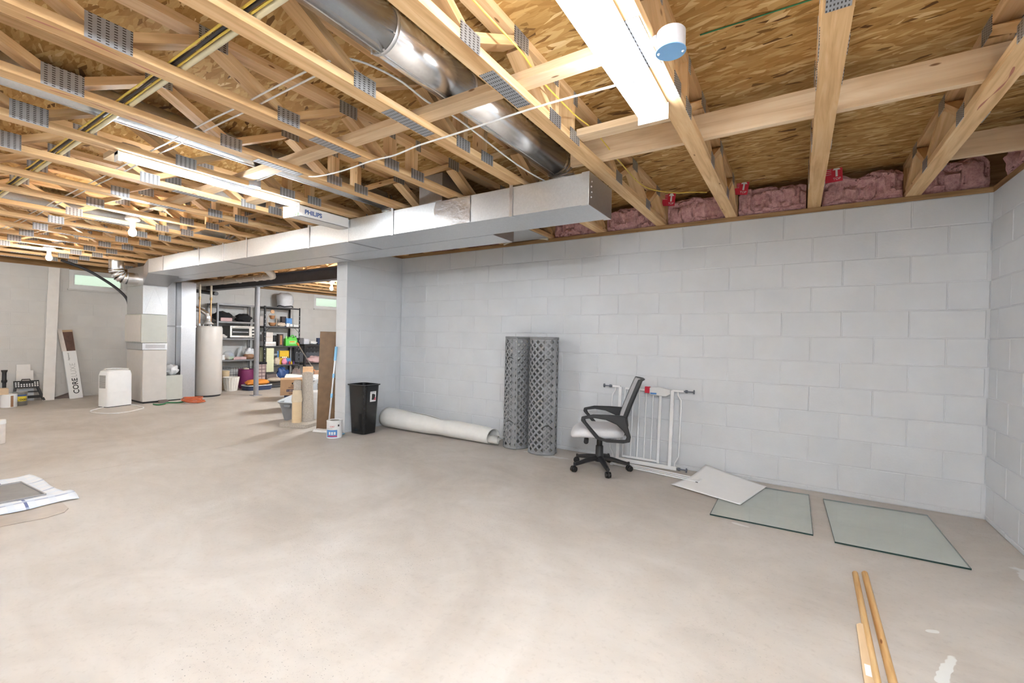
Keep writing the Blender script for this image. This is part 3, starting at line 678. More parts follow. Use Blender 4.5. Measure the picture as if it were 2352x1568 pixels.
# ================================================================== lamps
def fixture(label, x0, x1, y0, y1, z1, z0, name='fluorescent_fixture', lit='tube_lit', tr=.0125):
    xm = (x0+x1)/2
    t = thing(name, label, 'light fixture', (xm, (y0+y1)/2, z0), 0, 'fluorescent strip fixtures')
    MB().box(x0, x1, y0, y1, z1-.022, z1).build('housing', 'white_metal', t, world=True, bevel=.002)
    w_ = x1-x0
    MB().hexa([(xm-w_*.07, y0+.03, z0+.020), (xm+w_*.07, y0+.03, z0+.020), (xm+w_*.07, y1-.03, z0+.020), (xm-w_*.07, y1-.03, z0+.020)],
              [(xm-w_*.26, y0+.03, z1-.0225), (xm+w_*.26, y0+.03, z1-.0225), (xm+w_*.26, y1-.03, z1-.0225), (xm-w_*.26, y1-.03, z1-.0225)]).build('reflector', 'white_metal', t, world=True)
    for y in (y0, y1-.004): MB().box(x0-.004, x1+.004, y, y+.004, z0-.012, z1).build('end_plate', 'white_metal', t, world=True)
    for x in (x0+tr*1.5, x1-tr*1.5):
        MB().cyl((x, y0+.03, z0+.013), (x, y1-.03, z0+.013), tr, n=12).build('tube', lit, t, world=True, smooth=40)
        for y in (y0+.004, y1-.031): MB().box(x-tr, x+tr, y, y+.026, z0-.002, z1-.0225).build('lamp_holder', 'white_plastic', t, world=True, bevel=.003)
    for k in range(3): MB().box(xm-.008, xm+.008, y1-.20-k*.06, y1-.197-k*.06, z0+.0186, z0+.0196).build('slot', 'print_black', t, world=True)
    return t
fixture('white two-tube fluorescent fixture nearest the camera, glaring', -1.785, -1.652, -3.47, -2.25, ZB-.002, 2.245, lit='tube_near')
fixture('white fluorescent fixture farther left, above the open floor', -4.742, -4.684, -3.385, -2.19, ZB-.001, 2.264, tr=.009)
fixture('unseen white fluorescent fixture added for fill overhead behind the camera', -1.72, -1.59, -6.1, -4.88, ZB-.002, 2.245, lit='fill_tube_rear')  # assumed fill light, added out of view
fixture('unseen white fluorescent fixture added near the right wall, behind the camera', -.78, -.65, -5.5, -4.28, ZB-.002, 2.245, lit='fill_tube_back')  # unseen, added to brighten the right side
fixture('unseen white fluorescent fixture added overhead, left of the camera and behind', -5.9, -5.77, -7.2, -5.98, ZB-.002, 2.245, lit='fill_tube_left')  # unseen fill fixture, added for the left half of the room
fixture('unseen white fluorescent fixture added at the far left rear', -9.3, -9.17, -6.2, -4.98, ZB-.002, 2.245, lit='fill_tube_left')  # added fill at the rear left, never in view
fixture('unseen white fluorescent fixture added behind the pier to brighten the storage area', -7.485, -7.355, .9, 2.12, ZB-.0005, 2.245, lit='fill_tube_back')  # hidden fill, added because the storage wall came out too dark
def bulb(label, x, y, zc=ZB):
    t = thing('bulb_lamp', label, 'lamp', (x, y, zc), 0, 'bare bulbs in porcelain holders')
    MB().lathe([(.058, 0), (.06, -.012), (.055, -.02), (.03, -.028), (.022, -.034), (.021, -.085), (.018, -.09)], n=24).build('lamp_holder', 'porcelain', t, smooth=50)
    MB().lathe([(.012, -.088), (.014, -.095), (.027, -.118), (.033, -.138), (.031, -.156), (.02, -.172), (.004, -.178)], n=12).build('bulb', 'bulb_lit', t, smooth=60)
    MB().lathe([(.05, .001), (.05, .05)], n=20).build('junction_box', 'box_grey', t, smooth=40)
    MB().box(-.29, .29, .03, .07, .052, .075).build('mounting_bar', 'galv', t)
    return t
bulb('bare glowing bulb in white porcelain holder, left of the far fixture', -6.69, -2.70)
bulb('bare glowing bulb above the tall white board at the left wall', -9.73, -2.68)
bulb('bare glowing bulb in the storage area past the steel beam', -9.40, 1.46)
bulb('unseen bare bulb added over the hidden middle of the storage area', -7.6, 1.9)  # assumed extra bulb, added out of sight to light the storage
bulb('unseen bare bulb added beyond the frame at the left', -9.2, -4.6)  # assumed bulb outside the view, added as fill
def jbox(label, x, y, z0, plate, nx):
    t = thing('junction_box', label, 'electrical box', (x, y, z0), 0, 'round junction boxes')
    MB().lathe([(.050, .003), (.050, .07), (.046, .075)], n=32).build('box_body', 'box_grey', t, smooth=40)
    MB().lathe([(.053, 0), (.053, .003)], n=32).build('cover_plate', plate, t, smooth=40)
    for s in (-1, 1): MB().ball((s*.04, s*.012, -.001), .005, 8, 5).build('screw', 'alu', t)
    MB().box(*sorted((nx*.05, nx*.085)), -.018, .018, .055, .07).build('bracket', 'box_grey', t)
    return t
jbox('round grey junction box with sky-blue cover by the near fixture', -1.531, -2.71, 2.25, 'blue_plate', -1)
jbox('round pale junction box with blue cover beside the far fixture', -4.665, -2.58, 2.3145, 'blue_plate', 1)
# carton of lamps pushed above the duct
cx0, cx1 = -5.02, -4.745
ph = thing('lamp_carton', 'open white lamp carton with blue PHILIPS lettering lying over the duct', 'box', (-4.85, -1.75, 2.31))
pcx0, pcx1, py0, py1, pz0, pz1 = -4.88, -4.735, -2.16, -1.665, 2.212, 2.306
c = MB()
c.box(pcx1-.003, pcx1, py0, py1, pz0, pz1).box(pcx0, pcx0+.003, py0, py1, pz0, pz1).box(pcx0, pcx1, py0, py1, pz0, pz0+.003).box(pcx0, pcx1, py0, py1, pz1-.003, pz1)
c.build('carton_body', 'print_white', ph, world=True)
MB().hexa([(pcx0, py0-.055, pz0-.018), (pcx1, py0-.05, pz0-.02), (pcx1, py0, pz0), (pcx0, py0, pz0)], [(pcx0, py0-.055, pz0-.0155), (pcx1, py0-.05, pz0-.0175), (pcx1, py0, pz0+.0025), (pcx0, py0, pz0+.0025)]).build('flap', 'print_white', ph, world=True)
MB().hexa([(pcx0-.05, py0-.03, pz0), (pcx0-.048, py0-.03, pz0), (pcx0+.002, py0, pz0), (pcx0, py0, pz0)], [(pcx0-.05, py0-.03, pz1), (pcx0-.048, py0-.03, pz1), (pcx0+.002, py0, pz1), (pcx0, py0, pz1)]).build('flap', 'print_white', ph, world=True)
for i in range(3):
    MB().cyl((pcx0+.028+i*.04, py0+.03, pz0+.03), (pcx0+.028+i*.04, py1-.1, pz0+.03), .013, n=14).build('spare_tube', 'white_plastic', ph, world=True, smooth=40)
    MB().cyl((pcx0+.028+i*.04, py0+.026, pz0+.03), (pcx0+.028+i*.04, py0+.031, pz0+.03), .0135, n=14).build('tube_cap', 'lime', ph, world=True)
text(None, 'PHILIPS', .052, 'print_blue', ph, MW[ph.name].inverted() @ frame((pcx1+.0008, py0+.05, pz0+.028), (0, 1, 0), (0, 0, 1)), off=.0016)
# ================================================================== cables and pipes overhead
def cable(name, label, pts, r, m, cat='cable', n=7, group=None):
    P = [Vector(p) for p in pts]; out = []
    for i in range(len(P)-1):      # Catmull-Rom
        a, b, c_, d = P[max(0, i-1)], P[i], P[i+1], P[min(len(P)-1, i+2)]
        for k in range(6):
            t = k/6; out.append(.5*((2*b)+(c_-a)*t+(2*a-5*b+4*c_-d)*t*t+(3*b-a-3*c_+d)*t**3))
    out.append(P[-1])
    return tag(MB().tube(out, r, n).build(name, m, smooth=50), label, cat, group)
zc = ZB+.038+.006
def run(y, x0, x1, z, amp, seed, n=None):
    n = n or int(abs(x1-x0)/.3)+2
    return [(x0+(x1-x0)*i/(n-1), y+amp*noise.noise(Vector((i*.7+seed, seed*3, 0))), z+abs(amp)*.6*noise.noise(Vector((seed, i*.9, 2)))) for i in range(n)]
tag(MB().tube(run(-3.515, -9.6, -2.2, ZB+.051, .005, 1), .012, 10).build('water_pipe', 'pex_cream', smooth=50), 'thick cream plastic water pipe in the cable bundle', 'pipe')
cable('yellow_cable', 'yellow cable in the bundle beside the cream pipe', run(-3.538, -9.6, -2.2, ZB+.046, .008, 2), .0045, 'cable_yellow')
cable('black_cable', 'black cable in the bundle beside the cream pipe', run(-3.552, -9.6, -2.2, ZB+.046, .008, 3), .0055, 'cable_black')
cable('black_cable', 'thicker black cable lying on top of the bundle', run(-3.545, -9.6, -2.2, ZB+.060, .010, 5), .006, 'cable_black')
cable('yellow_cable', 'outer yellow cable on the far edge of the bundle', run(-3.566, -9.6, -2.2, ZB+.050, .010, 7), .0045, 'cable_yellow')
cable('white_cable', 'white cable of the parallel pair crossing trusses, nearer one', run(-3.225, -9.2, -2.95, ZB+.046, .008, 4), .0045, 'cable_white')
cable('white_cable', 'white cable of the parallel pair crossing trusses, farther one', run(-3.18, -9.2, -2.95, ZB+.046, .008, 6), .0045, 'cable_white')
cable('white_cable', 'white cable stapled under trusses, from near fixture to blue-covered box', [(-1.80, -2.515, ZB-.006), (-2.2, -2.53, ZB-.006), (-2.7, -2.51, ZB-.006), (-3.0, -2.505, ZB-.007), (-3.2, -2.50, ZB-.02), (-3.42, -2.49, ZB-.007), (-3.72, -2.50, ZB-.022), (-4.02, -2.51, ZB-.006), (-4.18, -2.53, ZB+.06), (-4.3, -2.55, ZB+.075), (-4.5, -2.57, ZB+.055), (-4.61, -2.58, ZB+.045)], .005, 'cable_white')
cable('yellow_cable', 'lone yellow cable sagging along the third truss', [(-2.13, -4.4, 2.42), (-2.12, -3.1, 2.40), (-2.12, -2.8, 2.395), (-2.15, -2.58, 2.40), (-2.16, -2.2, 2.41), (-2.14, -1.94, 2.41), (-2.155, -1.44, 2.40), (-2.15, -.9, 2.40), (-2.0, -.62, 2.41), (-1.885, -.5, 2.43), (-1.78, -.4, 2.44)], .004, 'cable_yellow')
cable('white_cable', 'slack white cable loop above the brace by the near duct', [(-2.93, -3.22, ZB+.06), (-2.83, -3.1, ZB+.12), (-2.76, -2.9, ZB+.115), (-2.745, -2.7, ZB+.09), (-2.70, -2.5, ZB+.07), (-2.70, -1.9, ZB+.03), (-2.66, -1.5, ZB+.02), (-2.6, -1.3, ZB+.05)], .005, 'cable_white')
cable('green_line', 'thin green wire stapled to the subfloor by the blue-covered box', [(-1.52, -2.235, ZT-.004), (-1.07, -2.228, ZT-.004), (-.46, -2.22, ZT-.004)], .003, 'green_cord')
# ================================================================== things on the floor, right to left
# glass sheets
def sheet_glass(label, pts):
    c = sum((Vector((*p, 0)) for p in pts), Vector())/4
    t = thing('glass_sheet', label, 'glass pane', (c.x, c.y, 0), 0, 'glass sheets on the slab')
    P = [Vector((p[0], p[1], .001)) for p in pts]
    g = MB(); inn = [p+(Vector((c.x, c.y, .001))-p).normalized()*.004 for p in P]
    g.hexa(inn, [p+Vector((0, 0, .0085)) for p in inn]); pn_ = g.build('pane', 'sheet_glass', t, world=True); pn_.data.materials.append(MATS['glass_clear'])
    for q in pn_.data.polygons: q.material_index = 0 if q.normal.z > .5 else 1
    for i in range(4):
        a, b = P[i], P[(i+1) % 4]; d = (b-a).normalized()*.0; m_ = (a+b)/2
        MB().hexa([a, b, inn[(i+1) % 4], inn[i]], [q+Vector((0, 0, .0085)) for q in (a, b, inn[(i+1) % 4], inn[i])]).build('ground_edge', 'glass_edge', t, world=True)
sheet_glass('clear greenish glass sheet lying partly under the white paper', [(-1.607, -1.045), (-1.013, -1.027), (-1.02, -.15), (-1.605, -.17)])
sheet_glass('clear greenish glass sheet lying nearest the right wall', [(-.907, -1.069), (-.309, -1.039), (-.324, -.152), (-.93, -.196)])
# sheet of paper with one corner curled up against the wall
A, B_, D_, C4 = Vector((-1.983, -.556, .012)), Vector((-1.449, -.738, .012)), Vector((-1.307, -.135, .012)), Vector((-1.80, -.03, .075))
def pap(u, v):
    p = A*(1-u)*(1-v)+B_*u*(1-v)+D_*u*v+C4*(1-u)*v
    z = .0125+.075*max(0, (v-.35)/.65)**1.8*max(0, (1-u))**1.4 + .004*math.sin(u*3)*v
    return (p.x, p.y, z)
tag(MB().grid(pap, 22, 22).build('paper_sheet', 'paper_white', smooth=60, solid=.0008), 'large blank white paper sheet with one corner curled against the wall', 'paper')
# wooden sticks
def stick(label, x0, y0, x1, y1, w_, h_, m, name='wooden_stick', half=True):
    t = thing(name, label, 'stick', ((x0+x1)/2, (y0+y1)/2, 0), math.atan2(y0-y1, x0-x1), 'wooden sticks on the slab')
    L = math.hypot(x1-x0, y1-y0)
    if half:
        pr_ = [(w_/2*math.cos(PI*k/10), h_*math.sin(PI*k/10)) for k in range(11)]
        g = MB(); n = 11; cut = w_*.5
        vs = [(-L/2, a, b+.001) for a, b in pr_]+[(L/2-(cut*(b/h_)), a, b+.001) for a, b in pr_]
        g.add(vs, [tuple(range(n)), tuple(range(2*n-1, n-1, -1))]+[(k, k+1, n+k+1, n+k) for k in range(n-1)]+[(n-1, 0, n, 2*n-1)])
        g.build('rod', m, t, smooth=50)
    else:
        MB().prism([(-L/2, -w_/2), (L/2-.02, -w_/2), (L/2, -w_*.15), (L/2, w_*.15), (L/2-.02, w_/2), (-L/2, w_/2)], .001, h_+.001).build('rod', m, t, bevel=.002)
        MB().box(L/2-.37, L/2-.30, -w_*.2, w_*.3, h_+.001, h_+.0016).build('price_sticker', 'print_white', t)
    return t
stick('long half-round wooden moulding, left one of the pair', -.842, -1.449, -.875, -3.2, .026, .020, 'dowel_wood')
stick('long half-round wooden moulding, right one of the pair', -.800, -1.423, -.822, -3.2, .028, .022, 'dowel_wood')
stick('pale flat wooden lath with a white price sticker', -.868, -1.98, -.905, -3.2, .036, .012, 'pine_pale', 'wooden_lath', False)
# ---- safety gate leaning on the wall
def GP(u, v, y): p = un(1270+u*.1849, 840+v*.1849, 'y', y); return p
gt = thing('safety_gate', 'white metal pressure-mount baby gate leaning on the wall behind the chair', 'baby gate', (-2.33, -.09, 0))
yb, yt = -.10, -.04
def gy(z): return yb+(yt-yb)*z/.76
def gpt(x, z, dy=0): return Vector((x, gy(z)+dy, z))
zt_, zbm = .735, .03
gx = lambda u: GP(u, 700, -.07).x
XLb, XRb = gx(820), gx(1468)
g = MB().bar(gpt(XLb, .012), gpt(XLb, zt_), .022, .03, (1, 0, 0)); g.build('frame_post', 'white_metal', gt, world=True, bevel=.003)
MB().bar(gpt(XRb, .012), gpt(XRb, zt_), .022, .03, (1, 0, 0)).build('frame_post', 'white_metal', gt, world=True, bevel=.003)
MB().bar(gpt(XLb-.012, .022), gpt(gx(1555), .022), .022, .034).build('bottom_rail', 'white_metal', gt, world=True, bevel=.003)
for s, x, xe in ((-1, XLb, gx(720)), (1, XRb, gx(1612))):      # stubs at the top that carry the spindles
    MB().bar(gpt(x, zt_), gpt(xe, zt_), .02, .018).build('top_stub', 'white_metal', gt, world=True, bevel=.002)
    xo = x+s*.075
    MB().tube([gpt(xo-s*.025, zt_-.01), gpt(xo-s*.024, zt_-.04), gpt(xo+s*.004, zt_-.085), gpt(xo+s*.006, zt_-.14), gpt(xo+s*.004, .2), gpt(xo+s*.002, .13), gpt(xo-s*.028, .075), gpt(xo-s*.03, .04)], .0065, 10).build('side_loop', 'white_metal', gt, world=True, smooth=50)
    for z, zz in ((zt_, 1), (.022, 0)):
        if z < .1 and s < 0: continue
        x0 = xe if z > .1 else gx(1555)
        sp = MB().cyl(gpt(x0, z), gpt(x0+s*.085, z), .0055, n=10).build('spindle', 'dial_grey', gt, world=True, smooth=40)
        MB().cyl(gpt(x0+s*.012, z), gpt(x0+s*.032, z), .0145, n=14).build('thumb_nut', 'dial_grey', gt, world=True, smooth=40)
        MB().cyl(gpt(x0+s*.083, z), gpt(x0+s*.092, z), .02, n=16).build('rubber_foot', 'dial_grey', gt, world=True, smooth=40)
bx = [gx(880+q*.0) for q in (0,)]+[gx(q) for q in (980, 1060, 1145, 1230)]
MB().bar(gpt(gx(880), zt_-.012), gpt(gx(1160), zt_-.012), .016, .02).build('door_top_rail', 'white_metal', gt, world=True, bevel=.002)
MB().bar(gpt(gx(880), .062), gpt(gx(1328), .062), .016, .018).build('door_bottom_rail', 'white_metal', gt, world=True, bevel=.002)
for x in bx: MB().cyl(gpt(x, .066), gpt(x, zt_-.02), .0055, n=10).build('bar', 'white_metal', gt, world=True, smooth=40)
MB().bar(gpt(gx(1322), .045), gpt(gx(1322), zt_-.02), .018, .022, (1, 0, 0)).build('door_post', 'white_metal', gt, world=True, bevel=.002)
lat = MB(); xa, xb = gx(1188), gx(1446)
poly = [(0, -.03), (.02, -.04), (.8, -.045), (1, -.02), (1.0, .022), (.75, .03), (.45, .038), (.1, .034), (0, .03)]
lat.prism([((xb-xa)*a, b) for a, b in poly], -.016, .016, frame(gpt(xa, zt_-.015, -.008), (1, 0, 0), (0, 0, 1)))
lt = lat.build('latch_housing', 'white_plastic', gt, world=True, bevel=.006)
MB().box(-.044, .002, -.017, .017, -.026, .034).build('release_button', 'red_tag', gt).matrix_local = MW[gt.name].inverted() @ Matrix.Translation(gpt(xa, zt_-.013, -.008))
MB().box(.01, .068, -.0181, -.0172, -.034, -.018).build('brand_label', 'toy_blue', gt).matrix_local = MW[gt.name].inverted() @ Matrix.Translation(gpt(xa, zt_-.013, -.008))
# loose extension bars of the gate
ex = thing('gate_extension', 'white tubular gate extension lying on the floor behind the chair', 'gate part', (-2.2, -.24, 0), 0)
p0, p1 = Vector((-2.59, -.205, .012)), Vector((-1.80, -.315, .014))
d = (p1-p0).normalized(); nn = Vector((-d.y, d.x, 0))
for k in (-1, 0, 1): MB().cyl(p0+nn*.05*k, p1+nn*.05*k+Vector((.0, 0, .0)), .0065, n=10).build('bar', 'white_metal', ex, world=True, smooth=40)
for p in (p0, p1): MB().bar(p-nn*.068, p+nn*.068, .028, .018).build('end_bracket', 'white_metal', ex, world=True, bevel=.003)
MB().bar(p1-nn*.071, p1-nn*.069, .02, .012).build('bracket_slot', 'print_black', ex, world=True)
# ---- office chair, faces local +x
fa = math.atan2(-.363, -.932)
ch = thing('office_chair', 'swivel office chair with white seat, grey mesh back and black arms', 'chair', (-2.650, -.454, 0), fa)
fw = math.radians(-52)-fa
for k in range(5):
    a = fw+2*PI*k/5; c_, s_ = math.cos(a), math.sin(a)
    P = [Vector((c_*r, s_*r, z)) for r, z in ((.03, .105), (.12, .095), (.2, .078), (.262, .066))]
    MB().tube(P, [(.026, .03), (.022, .026), (.018, .022), (.015, .019)], 10, sq=(0, 0, 1)).build('base_spoke', 'chair_frame', ch, smooth=40)
    cs = MB().cyl((c_*.265, s_*.265, .035), (c_*.265, s_*.265, .085), .011, n=10).build('caster_stem', 'black_metal', ch, smooth=40)
    b = a+.9*math.sin(k*2.3); cb, sb = math.cos(b), math.sin(b); q = Vector((c_*.272, s_*.272, .0265))
    for sd_ in (-1, 1):
        MB().cyl(q+Vector((-sb, cb, 0))*sd_*.006, q+Vector((-sb, cb, 0))*sd_*.024, .026, n=18).build('caster_wheel', 'black_gloss', ch, smooth=40, bevel=.003)
    MB().tube([q+Vector((-sb, cb, 0))*(.006)+Vector((cb*.0, sb*.0, .0)), q-Vector((-sb, cb, 0))*.006], .029, 16).build('caster_hood', 'chair_frame', ch, smooth=40)
MB().lathe([(.045, .075), (.048, .12), (.036, .135), (.034, .215), (.03, .22)], n=20).build('base_hub', 'chair_frame', ch, smooth=40)
MB().lathe([(.027, .21), (.027, .275), (.024, .30)], n=18).build('gas_lift', 'black_gloss', ch, smooth=40)
MB().box(-.10, .07, -.06, .06, .29, .318).build('seat_mechanism', 'chair_frame', ch, bevel=.006)
MB().cyl((.12, .06, .285), (.12, .13, .27), .022, n=14).build('tilt_knob', 'black_plastic', ch, smooth=40, bevel=.004)
def seat(u, v):
    a = 2*PI*u; e = .62; rx, ry = .245, .235
    k = (0.0, .72, .93, 1.0, 1.0, .96, .80, 0.0)[int(round(v*7))]; z = (.318, .318, .325, .345, .375, .398, .41, .414)[int(round(v*7))]
    cx_, cy_ = math.copysign(abs(math.cos(a))**e, math.cos(a)), math.copysign(abs(math.sin(a))**e, math.sin(a))
    x = .02+rx*cx_*k; y = ry*cy_*k
    return (x, y, z-.05*max(0, (x-.13)/.15)**2+.012*max(0, -x-.05))
MB().grid(seat, 36, 8, cu=True).build('seat', 'seat_fabric', ch, smooth=80, sub=1)
# backrest: curved mesh in a black frame
def backp(u, v, off=0):
    y = (u-.5)*2; z = .43+.42*v; wdt = .205*(1-.10*v**2)*(1-.25*max(0, .15-v)/.15)
    x = -.215-.02*math.sin(v*2.2)-.13*v**1.5+.035*(y*y)+off
    return Vector((x, y*wdt, z))
MB().grid(lambda u, v: backp(u, v), 16, 18).build('mesh_back', 'grey_mesh', ch, smooth=60, solid=.012)
rim = [backp(0, k/12, -.012) for k in range(13)]+[backp(k/8, 1, -.012) for k in range(1, 9)]+[backp(1, 1-k/12, -.012) for k in range(1, 13)]+[backp(1-k/8, 0, -.012) for k in range(1, 8)]
MB().tube(rim, [(.02, .008)]*len(rim), 8, closed=True, sq=(1, 0, 0)).build('back_frame', 'chair_frame', ch, smooth=50)
MB().tube([(-.235, 0, .50), (-.245, 0, .42), (-.22, 0, .34), (-.14, 0, .306), (-.06, 0, .305)], [(.012, .045), (.013, .05), (.014, .05), (.013, .05), (.012, .05)], 10, sq=(1, 0, 0)).build('back_stem', 'chair_frame', ch, smooth=50)
for s in (-1, 1):       # loop arms
    y = s*.265
    outer = [(.16, .520), (.06, .545), (-.09, .548), (-.215, .545), (-.235, .46), (-.262, .37), (-.255, .325), (-.20, .312), (-.06, .312), (.03, .335), (.12, .44), (.165, .49)]
    inner = [(.13, .505), (.05, .517), (-.05, .505), (-.14, .47), (-.195, .42), (-.228, .365), (-.218, .338), (-.17, .336), (-.05, .335), (.005, .352), (.085, .44), (.12, .48)]
    n = 12; vs = []
    for dy in (-.022, .022):
        for L_ in (outer, inner):
            vs += [(x, y+dy, z) for x, z in L_]
    fs = []
    for k in range(n):
        l = (k+1) % n
        fs += [(k, l, n+l, n+k), (2*n+k, 3*n+k, 3*n+l, 2*n+l), (k, 2*n+k, 2*n+l, l), (n+k, n+l, 3*n+l, 3*n+k)]
    MB().add(vs, fs).build('armrest', 'chair_frame', ch, bevel=.007, smooth=40)
    MB().bar((-.1, s*.20, .318), (-.1, s*.27, .322), .09, .014).build('arm_bracket', 'chair_frame', ch)
# ---- rolls of plastic lattice
def lattice(label, cx, cy, r, rot, turns, flare, h=1.215):
    t = thing('lattice_roll', label, 'lattice', (cx, cy, 0), rot, 'rolled plastic lattice')
    p = .0735; Ltot = turns*2*PI*r
    def wrap(s, z):
        a = s/r; fl_ = max(0, s-(Ltot-.16)); rr = r-.011*(1-s/Ltot)*turns*.9+flare*(fl_/.16)**2
        lean = .012*(z/h)*math.sin(a)
        return (rr*math.cos(a)+lean, rr*math.sin(a), z+.001)
    g = MB(); N = int(Ltot/(p/2)); Mz = int(round((h-.03)/(p/2)))
    pz = (h-.03)/Mz*2
    def q(s, z): return wrap(min(max(s, 0), Ltot), min(max(z, .004), h-.004))
    for i in range(N+1):
        for j in range(Mz+1):
            if (i+j) % 2: continue
            s0, z0 = i*p/2, .015+j*pz/2
            out = [(s0+p/2, z0), (s0, z0+pz/2), (s0-p/2, z0), (s0, z0-pz/2)]; k = .58
            k = .62; inn = [(s0+p/2*k, z0), (s0, z0+pz/2*k), (s0-p/2*k, z0), (s0, z0-pz/2*k)]
            if s0 < p*.4 or s0 > Ltot-p*.4 or j in (0, Mz): 
                inn = [(s0+(a-s0)*.05, z0+(b-z0)*.05) for a, b in out]
            for m_ in range(4):
                n_ = (m_+1) % 4; g.add([q(*out[m_]), q(*out[n_]), q(*inn[n_]), q(*inn[m_])], [(0, 1, 2, 3)])
    g.build('lattice_sheet', 'lattice_grey', t, solid=.003)
    for z in (.012, h-.012):
        st = MB().grid(lambda u, v: wrap(Ltot*u, z-.012+.024*v), 64, 2); st.build('border_strip', 'lattice_grey', t, solid=.006, smooth=50)
    MB().grid(lambda u, v: wrap(Ltot-.012+.012*u, .012+(h-.024)*v), 2, 20).build('border_strip', 'lattice_grey', t, solid=.006)
    a0 = Ltot/r
    for z in (h*.80, h*.24):
        pts = []
        for k in range(9): a = a0-.75+.11*k; pts.append(((r+.012+.006*math.sin(k))*math.cos(a), (r+.012)*math.sin(a), z+.02*math.sin(k*.8)))
        MB().tube(pts, .003, 6).build('cable_tie', 'zip_black', t)
    return t
va = math.atan2(EYE.y+.2, EYE.x+3.5)   # direction from the rolls to the camera
lattice('rolled grey plastic lattice, left roll with its overlapping edge in front', -3.725, -.19, .147, va+.05-1.14*2*PI, 1.14, .014)
lattice('rolled grey plastic lattice, right roll standing nearest the chair', -3.375, -.225, .158, va+.75-1.12*2*PI, 1.12, .02)
# ---- roll of white vinyl
vr = thing('vinyl_roll', 'loosely rolled white vinyl flooring lying along the wall', 'flooring roll', (-4.8, -.36, 0), 0)
Pa, Pb = Vector((-5.62, -.345, 0)), Vector((-4.02, -.285, 0))
def vin(u, v, inner=0):
    c = Pa.lerp(Pb, v); ang = 2*PI*(u*1.3)-.9; k = u
    base = .142*(1-v)+.098*v; kink = math.exp(-((v-.55)/.09)**2)
    rr = base*(.86+.14*k)*(1-.07*kink)
    wv = 1+.05*math.sin(v*9+ang)*(1-k)
    x = c.x+.10*(k-.8)*-(1 if v > .5 else 0)*(v-.5)*2
    y = c.y+rr*math.cos(ang)*1.06*wv; z = rr*math.sin(ang)*.92*wv
    return (x, y, base*.95+z+.003-.012*kink*(z > 0))
MB().grid(vin, 130, 40).build('vinyl_sheet', 'vinyl_white', vr, smooth=60, solid=.004, world=True)
def core(u, v):
    ang = 2*PI*u*2.6; r = .014+.044*u; x = -4.45+(.565+.03*math.sin(u*14))*v
    return (x, -.295+r*math.cos(ang)*1.15, .062+r*math.sin(ang)*.85)
MB().grid(core, 60, 6).build('inner_coil', 'vinyl_back', vr, smooth=60, solid=.004, world=True)
# ---- black waste bin
wb_ = thing('waste_bin', 'tall black plastic waste bin in front of the block pier', 'bin', (-5.60, -.745, 0), .05)
lo = [(x, y, .004) for x, y in rbox(.235, .205, 0, .04)]; hi = [(x, y, .585) for x, y in rbox(.295, .255, 0, .05)]
hi2 = [(x, y, .59) for x, y in rbox(.325, .285, 0, .055)]; hi3 = [(x, y, .602) for x, y in rbox(.325, .285, 0, .055)]; hi4 = [(x, y, .602) for x, y in rbox(.285, .245, 0, .045)]
lo2 = [(x, y, .012) for x, y in rbox(.215, .185, 0, .035)]
g = MB(); loft(g, [lo, hi, hi2, hi3, hi4, lo2], True, True); g.build('bin_body', 'black_gloss', wb_, smooth=35)
M = frame((.1405, .015, .455), (0, 1, 0), (.0515, 0, 1))
p = MB().box(-.045, .045, -.062, .062, 0, .0012).build('sticker', 'print_white', wb_, label='white and blue product sticker'); p.matrix_local = M
MB().prism([(-.02, -.04), (.012, -.04), (.03, -.01), (.034, .02), (.01, .032), (-.02, .034)], .0012, .0018).build('bin_picture', 'print_black', p)
MB().box(-.04, .03, .045, .054, .0012, .0018).build('print_line', 'print_grey', p)
MB().prism([(.012, -.045), (.04, -.045), (.04, -.005), (.03, -.012)], .0012, .0017).build('red_corner', 'print_red', p)
# ---- paint can
pc_ = thing('paint_can', 'white can of waterproofing paint standing in front of the mop', 'paint can', (-5.66, -1.11, 0), 0)
MB().lathe([(.083, .001), (.086, .003), (.086, .19), (.088, .193), (.088, .199), (.082, .203), (.078, .196), (.052, .196), (.05, .199), (.0, .199)], n=36).build('can_body', 'print_white', pc_, smooth=40)
MB().lathe([(.05, .1965), (.05, .2015), (.0, .2015)], n=28).build('lid', 'can_steel', pc_, smooth=40)
def curved(a0, a1, z0, z1, m, nm_, r=.0868, par=None):
    return MB().grid(lambda u, v: (r*math.cos(a0+(a1-a0)*u), r*math.sin(a0+(a1-a0)*u), z0+(z1-z0)*v), 14, 2).build(nm_, m, par or pc_, smooth=60)
vd = math.atan2(EYE.y+1.15, EYE.x+5.63)
curved(vd-1.15, vd+.35, .015, .10, 'toy_blue', 'label_picture'); curved(vd-.95, vd+.33, .022, .034, 'print_red', 'label_band', .0872)
for k in range(3): curved(vd-.75+.33*k, vd-.52+.33*k, .045, .078, 'white_plastic', 'pictured_house', .0873)
curved(vd-1.25, vd-.25, .112, .117, 'print_grey', 'print_line', .0873)
dsk = curved(vd+.42, vd+.62, .138, .16, 'print_black', 'badge', .0873)
for i, chh in enumerate('COAT'):
    a = vd-.62+i*.155
    text(None, chh, .024, 'print_red', pc_, frame((.0873*math.cos(a), .0873*math.sin(a), .130), (-math.sin(a), math.cos(a), 0), (0, 0, 1)))
